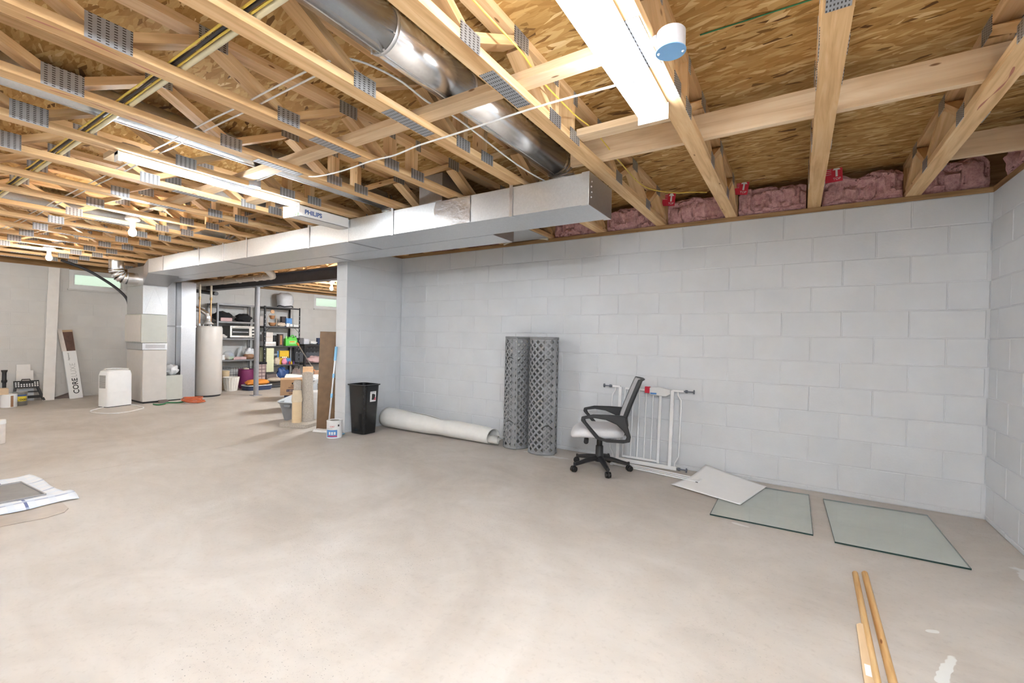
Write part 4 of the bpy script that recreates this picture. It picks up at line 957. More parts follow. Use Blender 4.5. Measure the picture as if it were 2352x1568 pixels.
# ---- mop leaning on the pier
mp_ = thing('flat_mop', 'blue and silver flat mop leaning against the block pier', 'mop', (-5.93, -1.02, 0))
b0, t0 = Vector((-5.905, -1.02, .045)), Vector((-5.922, -.915, 1.05))
for a, b, r, m_, nm_ in ((0, .38, .010, 'alu', 'handle_tube'), (.38, .43, .014, 'mop_blue', 'clamp'), (.43, .62, .0105, 'alu', 'handle_tube'), (.62, .67, .014, 'mop_blue', 'clamp'), (.67, .83, .011, 'alu', 'handle_tube'), (.83, 1, .016, 'mop_blue', 'grip')):
    MB().cyl(b0.lerp(t0, a), b0.lerp(t0, b), r, n=14).build(nm_, m_, mp_, world=True, smooth=40)
MB().hexa([(-6.10, -1.11, .002), (-5.76, -1.01, .002), (-5.79, -.92, .002), (-6.13, -1.02, .002)], [(-6.09, -1.10, .035), (-5.77, -1.015, .03), (-5.80, -.93, .03), (-6.12, -1.02, .035)]).build('mop_head', 'white_plastic', mp_, world=True, bevel=.008)
MB().hexa([(-5.80, -1.03, .002), (-5.68, -.99, .002), (-5.70, -.93, .002), (-5.81, -.95, .002)], [(-5.80, -1.03, .014), (-5.68, -.99, .012), (-5.70, -.93, .012), (-5.81, -.95, .014)]).build('mop_pad', 'mop_blue', mp_, world=True, bevel=.004)
# ---- brown board leaning on the pier
bb = thing('brown_board', 'tall brown hardboard panel leaning on the left side of the pier', 'board', (-6.15, -.93, 0))
MB().hexa([(-6.23, -.965, .002), (-6.195, -.985, .002), (-6.02, -.70, .002), (-6.055, -.68, .002)], [(-6.195, -.955, 1.235), (-6.16, -.975, 1.235), (-5.985, -.69, 1.235), (-6.02, -.67, 1.235)]).build('panel', 'brown_board', bb, world=True, bevel=.003)
MB().hexa([(-6.248, -.955, .002), (-6.232, -.966, .002), (-6.056, -.682, .002), (-6.072, -.672, .002)], [(-6.213, -.945, .80), (-6.203, -.952, .80), (-6.03, -.672, .80), (-6.04, -.666, .80)]).build('backing_sheet', 'white_board', bb, world=True)
# ---- cat tree
ct = thing('cat_tree', 'beige carpeted cat scratching post with a sisal column', 'cat tree', (-6.60, -.93, 0), .35)
loft(g := MB(), [[(x, y, .002) for x, y in rbox(.42, .36, 0, .03)], [(x, y, .045) for x, y in rbox(.42, .36, 0, .03)], [(x, y, .055) for x, y in rbox(.39, .33, 0, .03)]])
g.build('base', 'carpet_beige', ct, smooth=40)
MB().lathe([(.088, .05), (.083, .2), (.07, .45), (.066, .6), (.068, .66), (.06, .69), (.03, .70), (0, .70)], (.05, .04, 0), 26).build('tall_post', 'carpet_beige', ct, smooth=60)
MB().lathe([(.058, .05), (.058, .32)], (.0, -.095, 0), 26).build('sisal_post', 'sisal', ct, smooth=50)
MB().lathe([(.062, .32), (.066, .35), (.058, .40), (.05, .47), (.04, .475)], (.0, -.095, 0), 22).build('carpet_collar', 'skin_tan', ct, smooth=50)
MB().lathe([(.045, .47), (.046, .55), (.048, .585), (.03, .60), (0, .602)], (.0, -.09, 0), 22).build('short_post', 'carpet_beige', ct, smooth=50)
# ---- litter tray
lb = thing('litter_tray', 'grey litter tray with a pale tilted inner pan beside the cat tree', 'litter box', (-6.99, -.73, 0), .3)
g = MB(); loft(g, [[(x, y, .003) for x, y in rbox(.30, .26, 0, .05)], [(x, y, .23) for x, y in rbox(.40, .36, 0, .07)], [(x, y, .25) for x, y in rbox(.44, .40, 0, .08)], [(x, y, .26) for x, y in rbox(.44, .40, 0, .08)], [(x, y, .26) for x, y in rbox(.40, .36, 0, .07)], [(x, y, .02) for x, y in rbox(.28, .24, 0, .05)]])
g.build('tray_body', 'litter_grey', lb, smooth=40)
g = MB(); loft(g, [[(x, y, .235+.06*(y+.2)/.4) for x, y in rbox(.40, .36, 0, .07)], [(x, y, .262+.075*(y+.2)/.4) for x, y in rbox(.45, .41, 0, .08)], [(x, y, .262+.075*(y+.2)/.4) for x, y in rbox(.42, .38, 0, .075)], [(x, y, .18+.03*(y+.2)/.4) for x, y in rbox(.36, .32, 0, .06)]], False, True)
g.build('inner_pan', 'litter_pale', lb, smooth=40)
MB().box(-.05, .05, -.225, -.205, .20, .235).build('clip', 'litter_grey', lb, bevel=.008)
# ---- towel, tray and mat at the left edge
mt = tag(MB().prism([(-6.05, -3.92), (-5.42, -4.02), (-5.14, -3.80), (-5.10, -3.60), (-5.13, -3.505), (-5.20, -3.47), (-5.5, -3.46)], .001, .004).build('floor_mat', 'mat_clear'), 'thin clear brown plastic mat lying under the checked towel', 'mat')
def tow(u, v):
    a = Vector((-6.40, -3.95, 0)).lerp(Vector((-6.33, -3.45, 0)), u); b = Vector((-5.40, -4.0, 0)).lerp(Vector((-5.36, -3.39, 0)), u)
    p = a.lerp(b, v); edge = max(0, v-.78)/.22
    return (p.x-.02*edge*math.sin(u*9), p.y+.012*math.sin(v*8), .008+.030*math.sin(min(1, edge)*PI)**.8+.004*abs(noise.noise(Vector((u*5, v*6, 0))))+.012*max(0, u-.88)/.12*(1-edge))
tag(MB().grid(tow, 30, 40).build('checked_towel', 'towel_check', smooth=60, solid=.003), 'white towel with blue check spread on the slab, left edge', 'towel')
tr = thing('metal_tray', 'shallow grey metal tray lying on the checked towel', 'tray', (-5.9, -3.75, .02))
q4 = [(-6.12, -3.98), (-5.62, -3.98), (-5.60, -3.50), (-6.11, -3.535)]
MB().hexa([(x, y, .016) for x, y in q4], [(x, y, .019) for x, y in q4]).build('tray_floor', 'tray_metal', tr, world=True)
for i in range(4): MB().bar((*q4[i], .022), (*q4[(i+1) % 4], .022), .008, .012).build('tray_rim', 'galv_dark', tr, world=True, bevel=.001)
# white canister at the left edge
cn = thing('canister', 'white lidded canister standing alone at the left edge', 'canister', (-8.07, -3.36, 0))
MB().lathe([(.046, .001), (.048, .01), (.048, .20), (.046, .205)], n=26).build('canister_body', 'box_cream', cn, smooth=40)
MB().lathe([(.051, .205), (.051, .24), (.047, .248), (0, .248)], n=26).build('lid', 'white_plastic', cn, smooth=40)
# ================================================================== along the left wall
# tall white board
wbd = thing('white_board', 'tall white trim board leaning from floor to trusses at the left wall', 'board', (-11.72, -2.25, 0))
MB().hexa([(-11.735, -2.34, .002), (-11.715, -2.34, .002), (-11.715, -2.20, .002), (-11.735, -2.20, .002)], [(-11.975, -2.24, 2.262), (-11.955, -2.24, 2.262), (-11.955, -2.10, 2.262), (-11.975, -2.10, 2.262)]).build('plank_face', 'white_board', wbd, world=True, bevel=.002)
# long flooring carton
b0, b1 = Vector((-11.70, -1.925, .003)), Vector((-11.945, -2.02, 1.24))
zax = (b1-b0).normalized(); yax = Vector((0, 1, 0)); yax = (yax-zax*yax.dot(zax)).normalized(); xax = yax.cross(zax)
Mb = Matrix(((xax.x, yax.x, zax.x, b0.x), (xax.y, yax.y, zax.y, b0.y), (xax.z, yax.z, zax.z, b0.z), (0, 0, 0, 1)))
fb = thing('flooring_carton', 'narrow white CORELUXE flooring carton leaning on the wall, torn open at the top', 'box', b0)
inv = MW[fb.name].inverted()
def inb(mb): mb.v = [Mb @ q for q in mb.v]; return mb
L = 1.26
inb(MB().box(-.04, 0, -.085, .085, 0, .84)).build('carton_body', 'print_white', fb, world=True, bevel=.002)
inb(MB().hexa([(-.045, -.095, .84), (0, -.095, .84), (0, -.035, .84), (-.045, -.035, .84)], [(-.045, -.11, 1.19), (-.0, -.11, 1.24), (-.01, -.055, 1.24), (-.045, -.045, 1.20)])).build('torn_flap', 'box_cream', fb, world=True)
inb(MB().box(-.045, -.030, -.06, .085, .84, 1.22)).build('carton_back', 'cardboard_lt', fb, world=True)
inb(MB().box(-.030, -.012, -.05, .078, .80, 1.18)).build('dark_plank', 'dark_plank', fb, world=True)
Mt = lambda y, z: inv @ Mb @ frame((.0008, y, z), (0, 0, 1), (0, -1, 0))
text(None, 'CORE', .105, 'print_black', fb, Mt(.045, .08), off=.0015)
text(None, 'LUXE', .105, 'print_grey', fb, Mt(.045, .372), off=-.001)
text(None, 'Engineered', .029, 'print_black', fb, Mt(-.015, .675))
# black drip pan on the floor behind the carton
tag(MB().hexa([(-11.98, -2.15, .002), (-11.85, -2.15, .002), (-11.85, -1.90, .002), (-11.98, -1.90, .002)], [(-11.98, -2.15, .012), (-11.86, -2.15, .006), (-11.86, -1.90, .10), (-11.98, -1.90, .11)]).build('dark_scrap', 'brown_grey'), 'dark wedge of scrap lying at the wall base behind the carton', 'scrap')
# folding step stool
ss = thing('step_stool', 'black folding step stool with white grip dots on its tipped top', 'step stool', (-11.80, -2.49, 0))
y0, y1 = -2.66, -2.36
MB().hexa([(-11.80, y0, .235), (-11.765, y0+.01, .225), (-11.765, y1-.01, .225), (-11.80, y1, .235)], [(-11.83, y0, .345), (-11.80, y0+.01, .335), (-11.80, y1-.01, .335), (-11.83, y1, .345)]).build('step_top', 'black_plastic', ss, world=True, bevel=.008)
for (a, b) in ((y0+.02, y0-.01), (y1-.03, y1+.04)):
    MB().bar((-11.79, a, .24), (-11.74, b, .004), .06, .03, (0, 1, 0)).build('leg', 'black_plastic', ss, world=True, bevel=.004)
MB().bar((-11.775, y0+.02, .16), (-11.775, y1-.02, .16), .02, .02).build('cross_bar', 'black_plastic', ss, world=True)
MB().bar((-11.76, y0+.0, .075), (-11.76, y1+.01, .075), .02, .045).build('cross_bar', 'black_plastic', ss, world=True)
MB().tube([(-11.82, -2.565, .335), (-11.825, -2.56, .362), (-11.825, -2.47, .362), (-11.82, -2.465, .335)], .008, 8).build('carry_handle', 'black_plastic', ss, world=True, smooth=40)
for r_ in range(3):
    for k in range(9):
        if r_ == 2 and k in (2, 3, 4, 5, 6): continue
        yy = y0+.025+k*.031; zz = .255+r_*.028
        p = Vector((-11.765-(zz-.225)*.32+.0005, yy, zz))
        MB().tube([p, p+Vector((.0025, 0, .0008))], .0105, 8).build('grip_dot', 'print_white', ss, world=True)
# white offcuts behind the stool
def lean(name, label, ya, yb, z, xb, xt, m, cat, group=None, th=.012):
    t = MB().hexa([(xb, ya, .002), (xb+th, ya, .002), (xb+th, yb, .002), (xb, yb, .002)], [(xt, ya, z), (xt+th, ya, z), (xt+th, yb, z), (xt, yb, z)]).build(name, m)
    return tag(t, label, cat, group)
lean('white_offcut', 'taller white offcut board leaning on the wall behind the step stool', -2.60, -2.44, .60, -11.90, -11.985, 'white_board', 'board', 'white offcuts')
lean('white_offcut', 'shorter, wider white offcut board behind the step stool', -2.61, -2.41, .50, -11.875, -11.96, 'white_board', 'board', 'white offcuts')
lean('pale_blue_offcut', 'pale blue-white offcut low behind the legs of the step stool', -2.58, -2.42, .20, -11.85, -11.89, 'litter_pale', 'board')
# cans
def can(label, x, y, r, h, m, nm_='paint_can'):
    t = thing(nm_, label, 'paint can', (x, y, 0))
    MB().lathe([(r*.97, .001), (r, .004), (r, h-.01), (r*1.02, h-.006), (r*1.02, h), (r*.92, h), (r*.9, h-.006), (0, h-.006)], n=30).build('can_body', m, t, smooth=40)
    return t
c1 = can('white paint can with a brown box on it, left edge', -11.20, -2.80, .088, .20, 'print_white')
MB().grid(lambda u, v: (.0888*math.cos(.05+.35*u), .0888*math.sin(.05+.35*u), .01+.17*v), 8, 2).build('label_stripe', 'rust', c1, smooth=60)
tag(MB().box(-11.30, -11.15, -2.95, -2.81, .197, .29).build('brown_carton', 'cardboard_lt', bevel=.002), 'small brown box standing on the white paint can at the left edge', 'box')
c2 = can('steel paint can with a yellow label, in front of the step stool', -11.33, -2.665, .083, .21, 'can_steel')
a0 = math.atan2(EYE.y+2.66, EYE.x+11.3)
MB().grid(lambda u, v: (.0845*math.cos(a0-1.0+2.0*u), .0845*math.sin(a0-1.0+2.0*u), .07+.075*v), 20, 2).build('label', 'label_yellow', c2, smooth=60)
MB().grid(lambda u, v: (.0845*math.cos(a0-1.0+2.0*u), .0845*math.sin(a0-1.0+2.0*u), .15+.02*v), 20, 2).build('label_band', 'print_blue', c2, smooth=60)
for i, chh in enumerate('FLOOD'):
    a = a0-.75+i*.36
    text(None, chh, .036, 'print_black', c2, frame((.0855*math.cos(a), .0855*math.sin(a), .085), (-math.sin(a), math.cos(a), 0), (0, 0, 1)), off=.0008)
st = thing('black_stand', 'black upright tube with a flared cap beside the step stool', 'stand', (-11.72, -2.77, 0))
MB().lathe([(.022, .05), (.022, .33), (.032, .34), (.034, .37), (.026, .38), (.025, .49), (.036, .52), (.036, .535), (0, .535)], n=18).build('tube', 'black_plastic', st, smooth=40)
for a in (.2, 2.3, 4.4): MB().tube([(.01*math.cos(a), .01*math.sin(a), .12), (.14*math.cos(a), .14*math.sin(a), .012)], .011, 8).build('leg', 'black_plastic', st, smooth=40)
# black drain line arching past the window
cable('drain_hose', 'black hose arching from the trusses past the left window to the furnace', [un(u, v, 'x', x) for u, v, x in ((140, 597, -11.3), (165, 606, -11.3), (200, 620, -11.3), (240, 643, -11.25), (270, 664, -11.2), (290, 684, -11.15), (296, 702, -11.1), (297, 722, -11.1), (297, 760, -11.1))], .022, 'cable_black', 'hose', 10)
tag(MB().lathe([(.10, -.02), (.12, -.01), (.12, .05), (.10, .06)], (-10.6, -3.12, 2.235), 20).build('cable_coil', 'cable_yellow', smooth=40), 'coil of yellow cable hanging from the trusses at the left edge', 'cable coil')
# ================================================================== furnace group
fu = thing('furnace', 'tall beige furnace with coil cabinet and galvanized plenum', 'furnace', (-10.5, -1.33, 0))
fx0, fx1, fy0, fy1 = -10.86, -10.15, -1.515, -1.165
def fbox(nm_, a, b, c_, d_, z0, z1, m, bv=.004): return MB().box(a, b, c_, d_, z0, z1).build(nm_, m, fu, world=True, bevel=bv)
fbox('blower_cabinet', fx0, fx1, fy0+.02, fy1, .03, .885, 'furnace_beige', .008)
fbox('base_rail', fx0+.02, fx1-.02, fy0+.04, fy1-.02, .001, .03, 'black_metal')
fbox('filter_rack', fx0, fx1+.004, fy0+.01, fy1+.004, .888, 1.0, 'galv', .003)
fbox('rack_slot', fx1+.0045, fx1+.0065, fy0+.05, fy1-.03, .915, .975, 'galv_dark')
fbox('coil_cabinet', fx0, fx1+.004, fy0-.005, fy1, 1.003, 1.475, 'furnace_green', .008)
fbox('coil_side_panel', fx0+.01, fx1-.01, fy0-.012, fy0-.0055, 1.02, 1.46, 'furnace_beige', .003)
fbox('plenum', fx0+.02, fx1-.0, fy0+.01, fy1, 1.478, 1.95, 'galv', .003)
MB().hexa([(fx0+.02, fy0+.01, 1.952), (fx1, fy0+.01, 1.952), (fx1, fy1, 1.952), (fx0+.02, fy1, 1.952)], [(fx0+.02, fy0+.01, 2.262), (fx1, fy0+.01, 2.262), (fx1, fy1, 2.262), (fx0+.02, fy1, 2.262)]).build('plenum_top', 'galv', fu, world=True)
# cross-break creases on the plenum front
for a, b in (((-1.48, 1.50), (-1.345, 1.93)), ((-1.20, 1.50), (-1.345, 1.93))): MB().bar((fx1+.001, a[0], a[1]), (fx1+.001, b[0], b[1]), .003, .004).build('crease', 'galv', fu, world=True)
# transition from plenum to trunk
MB().hexa([(fx1+.002, fy0+.01, 1.955), (-9.505, YD0, ZD0), (-9.505, YD1, ZD0), (fx1+.002, fy1, 1.955)], [(fx1+.002, fy0+.01, 2.262), (-9.505, YD0, ZD1), (-9.505, YD1, ZD1), (fx1+.002, fy1, 2.262)]).build('transition', 'galv_dark', fu, world=True)  # same metal as the ducts; its dark reflection is put into the colour
# elbow out of the plenum side
n = 4; R_ = .13; r_ = .098; ex_ = -10.42; zc_ = 2.06
MB().cyl((ex_, fy0+.02, zc_), (ex_, fy0-.13, zc_), r_, n=28, caps=False).build('side_collar', 'galv_shiny', fu, world=True, smooth=40)
pts = [Vector((ex_, fy0-.13-R_*math.sin(PI/2*i/n), zc_+R_-R_*math.cos(PI/2*i/n))) for i in range(n+1)]
for i in range(n):
    MB().tube([pts[i], pts[i+1]], [r_, r_*.985], 28, caps=False).build('elbow_gore', 'galv_shiny', fu, world=True, smooth=50, solid=.0015)
    MB().tube([pts[i+1]-(pts[i+1]-pts[i])*.08, pts[i+1]+(pts[i+1]-pts[i])*.08], r_*1.02, 28, caps=False).build('elbow_bead', 'galv', fu, world=True, smooth=50)
MB().cyl(pts[-1], (pts[-1].x, pts[-1].y, ZT-.05), r_*.97, n=28, caps=False).build('riser_pipe', 'galv_shiny', fu, world=True, smooth=40)
# return drop and filter cabinet beside the furnace
rr = thing('return_drop', 'tall narrow galvanized return drop between furnace and water heater', 'duct', (-10.5, -.77, 0))
MB().box(-10.86, -10.33, -.895, -.665, .003, 1.29).build('lower_section', 'galv_dark', rr, world=True, bevel=.003)
MB().box(-10.86, -10.33, -.895, -.665, 1.295, 2.083).build('upper_section', 'galv_dark', rr, world=True, bevel=.003)
MB().box(-10.865, -10.325, -.90, -.66, 1.28, 1.305).build('joint_band', 'galv', rr, world=True)
MB().box(-10.60, -10.55, -1.16, -.90, .46, 2.08).build('side_panel', 'galv', rr, world=True)
MB().box(-10.56, -10.535, -1.16, -.90, 1.28, 1.31).build('panel_band', 'galv_dark', rr, world=True)
MB().box(-10.86, -9.705, -1.16, -.92, 2.086, 2.268).build('top_duct', 'galv_dark', rr, world=True)
fc = thing('filter_cabinet', 'low grey-green filter cabinet between furnace and return drop', 'cabinet', (-10.4, -1.03, 0))
MB().box(-10.70, -10.225, -1.16, -.90, .02, .44).build('cabinet_body', 'furnace_green', fc, world=True, bevel=.006)
MB().box(-10.68, -10.245, -1.14, -.92, .001, .02).build('plinth', 'black_metal', fc, world=True)
tag(MB().ball((-10.36, -1.03, .525), (.12, .10, .09), 18, 12, .5, 3).build('plastic_bag', 'bag_white', smooth=60), 'crumpled white plastic bag lying on the filter cabinet', 'bag')
# cords at the furnace foot
def coil(label, cx, cy, r, turns, m, z=.012, cat='cord', name='extension_cord'):
    pts = []
    for k in range(turns*20+1):
        a = 2*PI*k/20; rr_ = r*(.82+.18*math.sin(k*.37)); pts.append((cx+rr_*math.cos(a), cy+rr_*math.sin(a)*1.05, z+.016*(k/20)+.006*math.sin(k*.9)))
    return tag(MB().tube(pts, .008, 6).build(name, m, smooth=50), label, cat)
coil('coiled orange extension cord on the floor before the return drop', -9.72, -.93, .16, 5, 'orange_cord')
cable('garden_cord', 'green cord lying along the foot of the furnace', [(-9.92, -1.42, .012), (-9.80, -1.40, .012), (-9.84, -1.30, .012), (-9.95, -1.22, .012), (-9.84, -1.10, .012), (-9.80, -1.02, .03), (-9.92, -1.0, .012)], .012, 'green_cord', 'cord')
tag(MB().box(-10.10, -10.02, -1.30, -1.18, .002, .05).build('wood_block', 'brown_grey', bevel=.004), 'small grey-brown block on the floor at the furnace foot', 'block')
# water heater
wh = thing('water_heater', 'beige cylindrical water heater with a flexible silver vent', 'water heater', (-10.47, -.41, 0))
MB().lathe([(.225, .03), (.236, .04), (.236, 1.27), (.23, 1.30), (.22, 1.313), (0, 1.318)], n=48).build('tank', 'heater_beige', wh, smooth=50)
MB().lathe([(.215, .001), (.215, .03)], n=40).build('tank_skirt', 'black_metal', wh, smooth=50)
MB().lathe([(.075, 1.345), (.10, 1.352), (.065, 1.385), (.05, 1.40)], (0, 0, 0), 24).build('draft_hood', 'furnace_beige', wh, smooth=50)
for a in (.4, 2.5, 4.6): MB().cyl((.07*math.cos(a), .07*math.sin(a), 1.31), (.07*math.cos(a), .07*math.sin(a), 1.347), .006, n=8).build('hood_leg', 'alu', wh)
vp = [Vector(q) for q in ((0, 0, 1.395), (0, 0, 1.48), (-.02, -.02, 1.55), (-.07, -.08, 1.60), (-.16, -.16, 1.64), (-.28, -.24, 1.68))]
out = []
for i in range(len(vp)-1):
    for k in range(6): out.append(vp[i].lerp(vp[i+1], k/6))
out.append(vp[-1])
MB().tube(out, [.046+.004*(i % 2) for i in range(len(out))], 18).build('flex_vent', 'galv_shiny', wh, smooth=30)
for nmx, q, zt2 in (('cold_pipe', un(458, 748, 'x', -10.47), 2.1), ('hot_pipe', un(484, 748, 'x', -10.47), 2.1)):
    p = Vector((q.x+10.47, q.y+.41, 0))
    MB().cyl((p.x, p.y, 1.30), (p.x, p.y, 1.36), .018, n=12).build('nipple', 'white_plastic', wh, smooth=40)
    MB().cyl((p.x, p.y, 1.36), (p.x, p.y, 1.80), .012, n=12).build(nmx, 'copper', wh, smooth=40)
    MB().lathe([(.018, 0), (.022, .01), (.022, .05), (.018, .06)], (p.x, p.y, 1.80), 12).build('pipe_union', 'brass', wh, smooth=40)
    MB().cyl((p.x, p.y, 1.855), (p.x, p.y, 2.08), .019, n=14).build('pipe_wrap', 'pipe_wrap', wh, smooth=40)
# PVC drain slung beside the beam
pv = thing('pvc_drain', 'white PVC drain pipe slung along the steel beam', 'pipe', (-9.5, .02, 2.15))
pa, pb = un(436, 655, 'y', .0), un(622, 635, 'y', .0)
MB().cyl(pa, pb, .052, n=24).build('pipe', 'pvc', pv, world=True, smooth=40)
MB().tube([pb+Vector((-.02, 0, 0)), pb+Vector((.05, 0, .005)), pb+Vector((.09, -.03, .03)), pb+Vector((.09, -.09, .08)), pb+Vector((.06, -.15, .12))], [.058, .06, .06, .058, .054], 20).build('elbow', 'pvc', pv, world=True, smooth=40)
for t_ in (.18, .48, .93):
    p = pa.lerp(pb, t_); MB().cyl(p-Vector((.03, 0, 0)), p+Vector((.03, 0, 0)), .058, n=24).build('coupling', 'pvc', pv, world=True, smooth=40)
for t_ in [(x_-pa.x)/(pb.x-pa.x) for x_ in (-10.173, -9.563)]:
    p = pa.lerp(pb, t_); MB().tube([p+Vector((0, -.058*math.cos(a), -.058*math.sin(a))) for a in [PI*k/10 for k in range(11)]]+[Vector((p.x, p.y+.062, ZB))], .005, 6).build('hanger', 'white_plastic', pv, world=True)
MB().cyl(un(452, 668, 'y', -.02), un(497, 674, 'y', -.02), .04, n=14).build('branch_pipe', 'black_plastic', pv, world=True, smooth=40)
# dehumidifier
dh = thing('dehumidifier', 'white portable dehumidifier beside the furnace', 'dehumidifier', (-10.22, -1.82, 0), .30)
g = MB(); loft(g, [[(x, y, .012) for x, y in rbox(.22, .35, 0, .03)], [(x, y, .50) for x, y in rbox(.22, .35, 0, .03)], [(x, y, .56) for x, y in rbox(.205, .33, 0, .04)], [(x, y, .58) for x, y in rbox(.15, .27, 0, .04)]])
g.build('case', 'white_plastic', dh, smooth=40)
MB().box(.111, .113, -.15, .16, .015, .24).build('bucket_front', 'white_plastic', dh, bevel=.001)
MB().box(-.07, .06, -.178, -.1755, .30, .50).build('air_grille', 'vent_grille', dh)
MB().box(-.10, .10, -.17, .17, .001, .012).build('foot', 'black_plastic', dh)
MB().tube([(-.02, -.15, .585), (.05, -.17, .60), (.0, -.05, .60), (-.03, .1, .59), (.04, .16, .585), (.09, .12, .58)], .007, 7).build('wrapped_cord', 'cable_white', dh, smooth=40)
cable('power_cord', 'white power cord looped on the floor in front of the dehumidifier', [F(u, v)+Vector((0, 0, .006)) for u, v in ((330, 936), (290, 928), (250, 933), (222, 940), (207, 945), (225, 949), (262, 950), (300, 945), (330, 938))], .007, 'cable_white', 'cord')
# ================================================================== storage past the beam
def Rr(u0, v0, u1, v1, x):     # photo rectangle on the plane x -> y0, y1, z0, z1
    a, b = un(u0, v1, 'x', x), un(u1, v0, 'x', x); return a.y, b.y, a.z, b.z
def shelving(name, label, x0, x1, y0, y1, levels, ztop, m, slots=False):
    t = thing(name, label, 'shelving unit', ((x0+x1)/2, (y0+y1)/2, 0))
    w_ = .035
    for x in (x0, x1-.003):
        for y in (y0, y1-w_):
            s = -1 if x == x0 else 1
            g = MB().box(x, x+.003, y, y+w_, .001, ztop)
            yy = y if y == y0 else y1-.003
            g.box(min(x, x-s*.03), max(x, x-s*.03)+.003, yy, yy+.003, .001, ztop)
            o = g.build('upright', m, t, world=True)
            if slots and x > x0:
                for k in range(16): MB().box(x+.0031, x+.0036, y+.012, y+.022, .12+k*.1, .14+k*.1).build('slot', 'box_grey', t, world=True)
    for z in levels:
        MB().box(x0+.004, x1-.004, y0+.004, y1-.004, z-.012, z).build('shelf_board', m if not slots else 'shelf_grey', t, world=True)
        for x in (x0+.0035, x1-.0095): MB().box(x, x+.006, y0+.004, y1-.004, z-.035, z-.0125).build('shelf_rail', m, t, world=True)
    return t
X0, X1 = -11.955, -11.50
gs = shelving('shelving_unit', 'dark grey steel shelving unit behind the water heater', X0, X1, .20, 1.10, [.61, 1.08, 1.445, 1.825], 1.83, 'shelf_grey')
bs = shelving('shelving_unit', 'black slotted steel shelving unit right of the support post', X0, X1, 1.20, 2.08, [.07, .46, .905, 1.372, 1.83], 1.84, 'black_metal', True)
for z in (.905, 1.372): MB().bar((X1-.01, 1.22, z-.14), (X1-.01, 1.33, z-.035), .006, .012, (1, 0, 0)).build('brace', 'black_metal', bs, world=True); MB().bar((X1-.01, 2.06, z-.14), (X1-.01, 1.95, z-.035), .006, .012, (1, 0, 0)).build('brace', 'black_metal', bs, world=True)
XM = -11.62
def item(name, label, cat, u0, u1, v0, z, m, x=XM, d=.2, ya=None, bevel=.004, group=None, parts=None, top=None):
    y0, y1, _, z1 = Rr(u0, v0, u1, 800, x)
    if top: z1 = top
    if parts is None:
        return tag(MB().box(x-d, x, y0, y1, z+.0005, z1).build(name, m, bevel=bevel), label, cat, group)
    t = thing(name, label, cat, ((x-d/2), (y0+y1)/2, z+.0005), 0, group)
    MB().box(x-d, x, y0, y1, z+.0005, z1).build(parts, m, t, world=True, bevel=bevel)
    return t, y0, y1, z1
def lump(name, label, cat, u0, u1, v0, z, m, x=-11.68, d=.26, jit=.35, seed=1, flat=None, group=None):
    y0, y1, _, z1 = Rr(u0, v0, u1, 800, x); h = z1-z
    g = MB().ball((x, (y0+y1)/2, z+h*.46), (d/2, (y1-y0)/2, h*.54), 22, 14, jit, seed)
    g.v = [Vector((q.x, q.y, max(z+.001, q.z))) for q in g.v]
    return tag(g.build(name, m, smooth=70), label, cat, group)
# --- grey unit
lump('black_bag', 'black bundled cloth bag, left one on the upper grey shelf', 'bag', 489, 532, 717, 1.445, 'black_cloth', seed=2)
lump('black_bag', 'black bundled cloth bag, right one on the upper grey shelf', 'bag', 540, 577, 722, 1.445, 'black_cloth', seed=5)
item('folded_cloth', 'folded pink and white cloth in front of the left black bag', 'cloth', 506, 534, 730, 1.445, 'pink_cloth', x=-11.503, d=.04, bevel=.012)
oy0, oy1 = un(529, 760, 'x', -11.53).y, un(588, 760, 'x', -11.53).y
ov = thing('toaster_oven', 'steel toaster oven with a glass door on the grey shelving', 'toaster oven', (-11.68, (oy0+oy1)/2, 1.0805))
MB().box(-11.90, -11.555, oy0, oy1, 1.092, 1.355).build('oven_case', 'oven_dark', ov, world=True, bevel=.008)
MB().box(-11.554, -11.535, oy0, oy1, 1.095, 1.352).build('front_panel', 'oven_steel', ov, world=True, bevel=.004)
dy = oy0+.43*(oy1-oy0)/.55
MB().box(-11.534, -11.529, oy0+.035, oy1-.15, 1.14, 1.30).build('door_glass', 'oven_glass', ov, world=True)
MB().cyl((-11.515, oy0+.03, 1.325), (-11.515, oy1-.14, 1.325), .009, n=10).build('door_handle', 'oven_steel', ov, world=True, smooth=40)
MB().box(-11.5285, -11.5265, oy0+.05, oy1-.17, 1.215, 1.222).build('oven_rack', 'alu', ov, world=True)
for k in range(3): MB().cyl((-11.534, oy1-.065, 1.14+k*.07), (-11.515, oy1-.065, 1.14+k*.07), .02, n=14).build('knob', 'black_plastic', ov, world=True, smooth=40)
for yy in (oy0+.04, oy1-.04): MB().cyl((-11.60, yy, 1.0805), (-11.60, yy, 1.093), .012, n=10).build('foot', 'black_plastic', ov, world=True)
lump('tool_scraps', 'small pale metal scraps left of the toaster oven', 'scrap', 505, 520, 769, 1.08, 'box_cream', x=-11.54, d=.06, jit=.8, seed=9)
item('small_white_box', 'small white box with dark print at the left of the toy shelf', 'box', 505, 517, 815, .61, 'print_white', x=-11.52, d=.08, parts=None)
item('wall_card', 'white card propped beside the water heater', 'card', 505, 509, 789, .66-.05, 'print_white', x=-11.54, d=.01)
tb = thing('toy_bag', 'clear bag of colourful plastic balls on the grey shelving', 'toy bag', (-11.56, un(525, 815, 'x', -11.56).y, .6105))
yb_ = MW[tb.name].translation.y
for i, (dy, dz, r, m_) in enumerate(((-.05, .055, .055, 'tan_cloth'), (.035, .10, .05, 'toy_blue'), (.05, .045, .045, 'lime'), (-.085, .03, .03, 'navy'), (.0, .03, .03, 'print_white'))): MB().ball((0, dy, dz), r, 14, 9).build('ball', m_, tb, smooth=60)
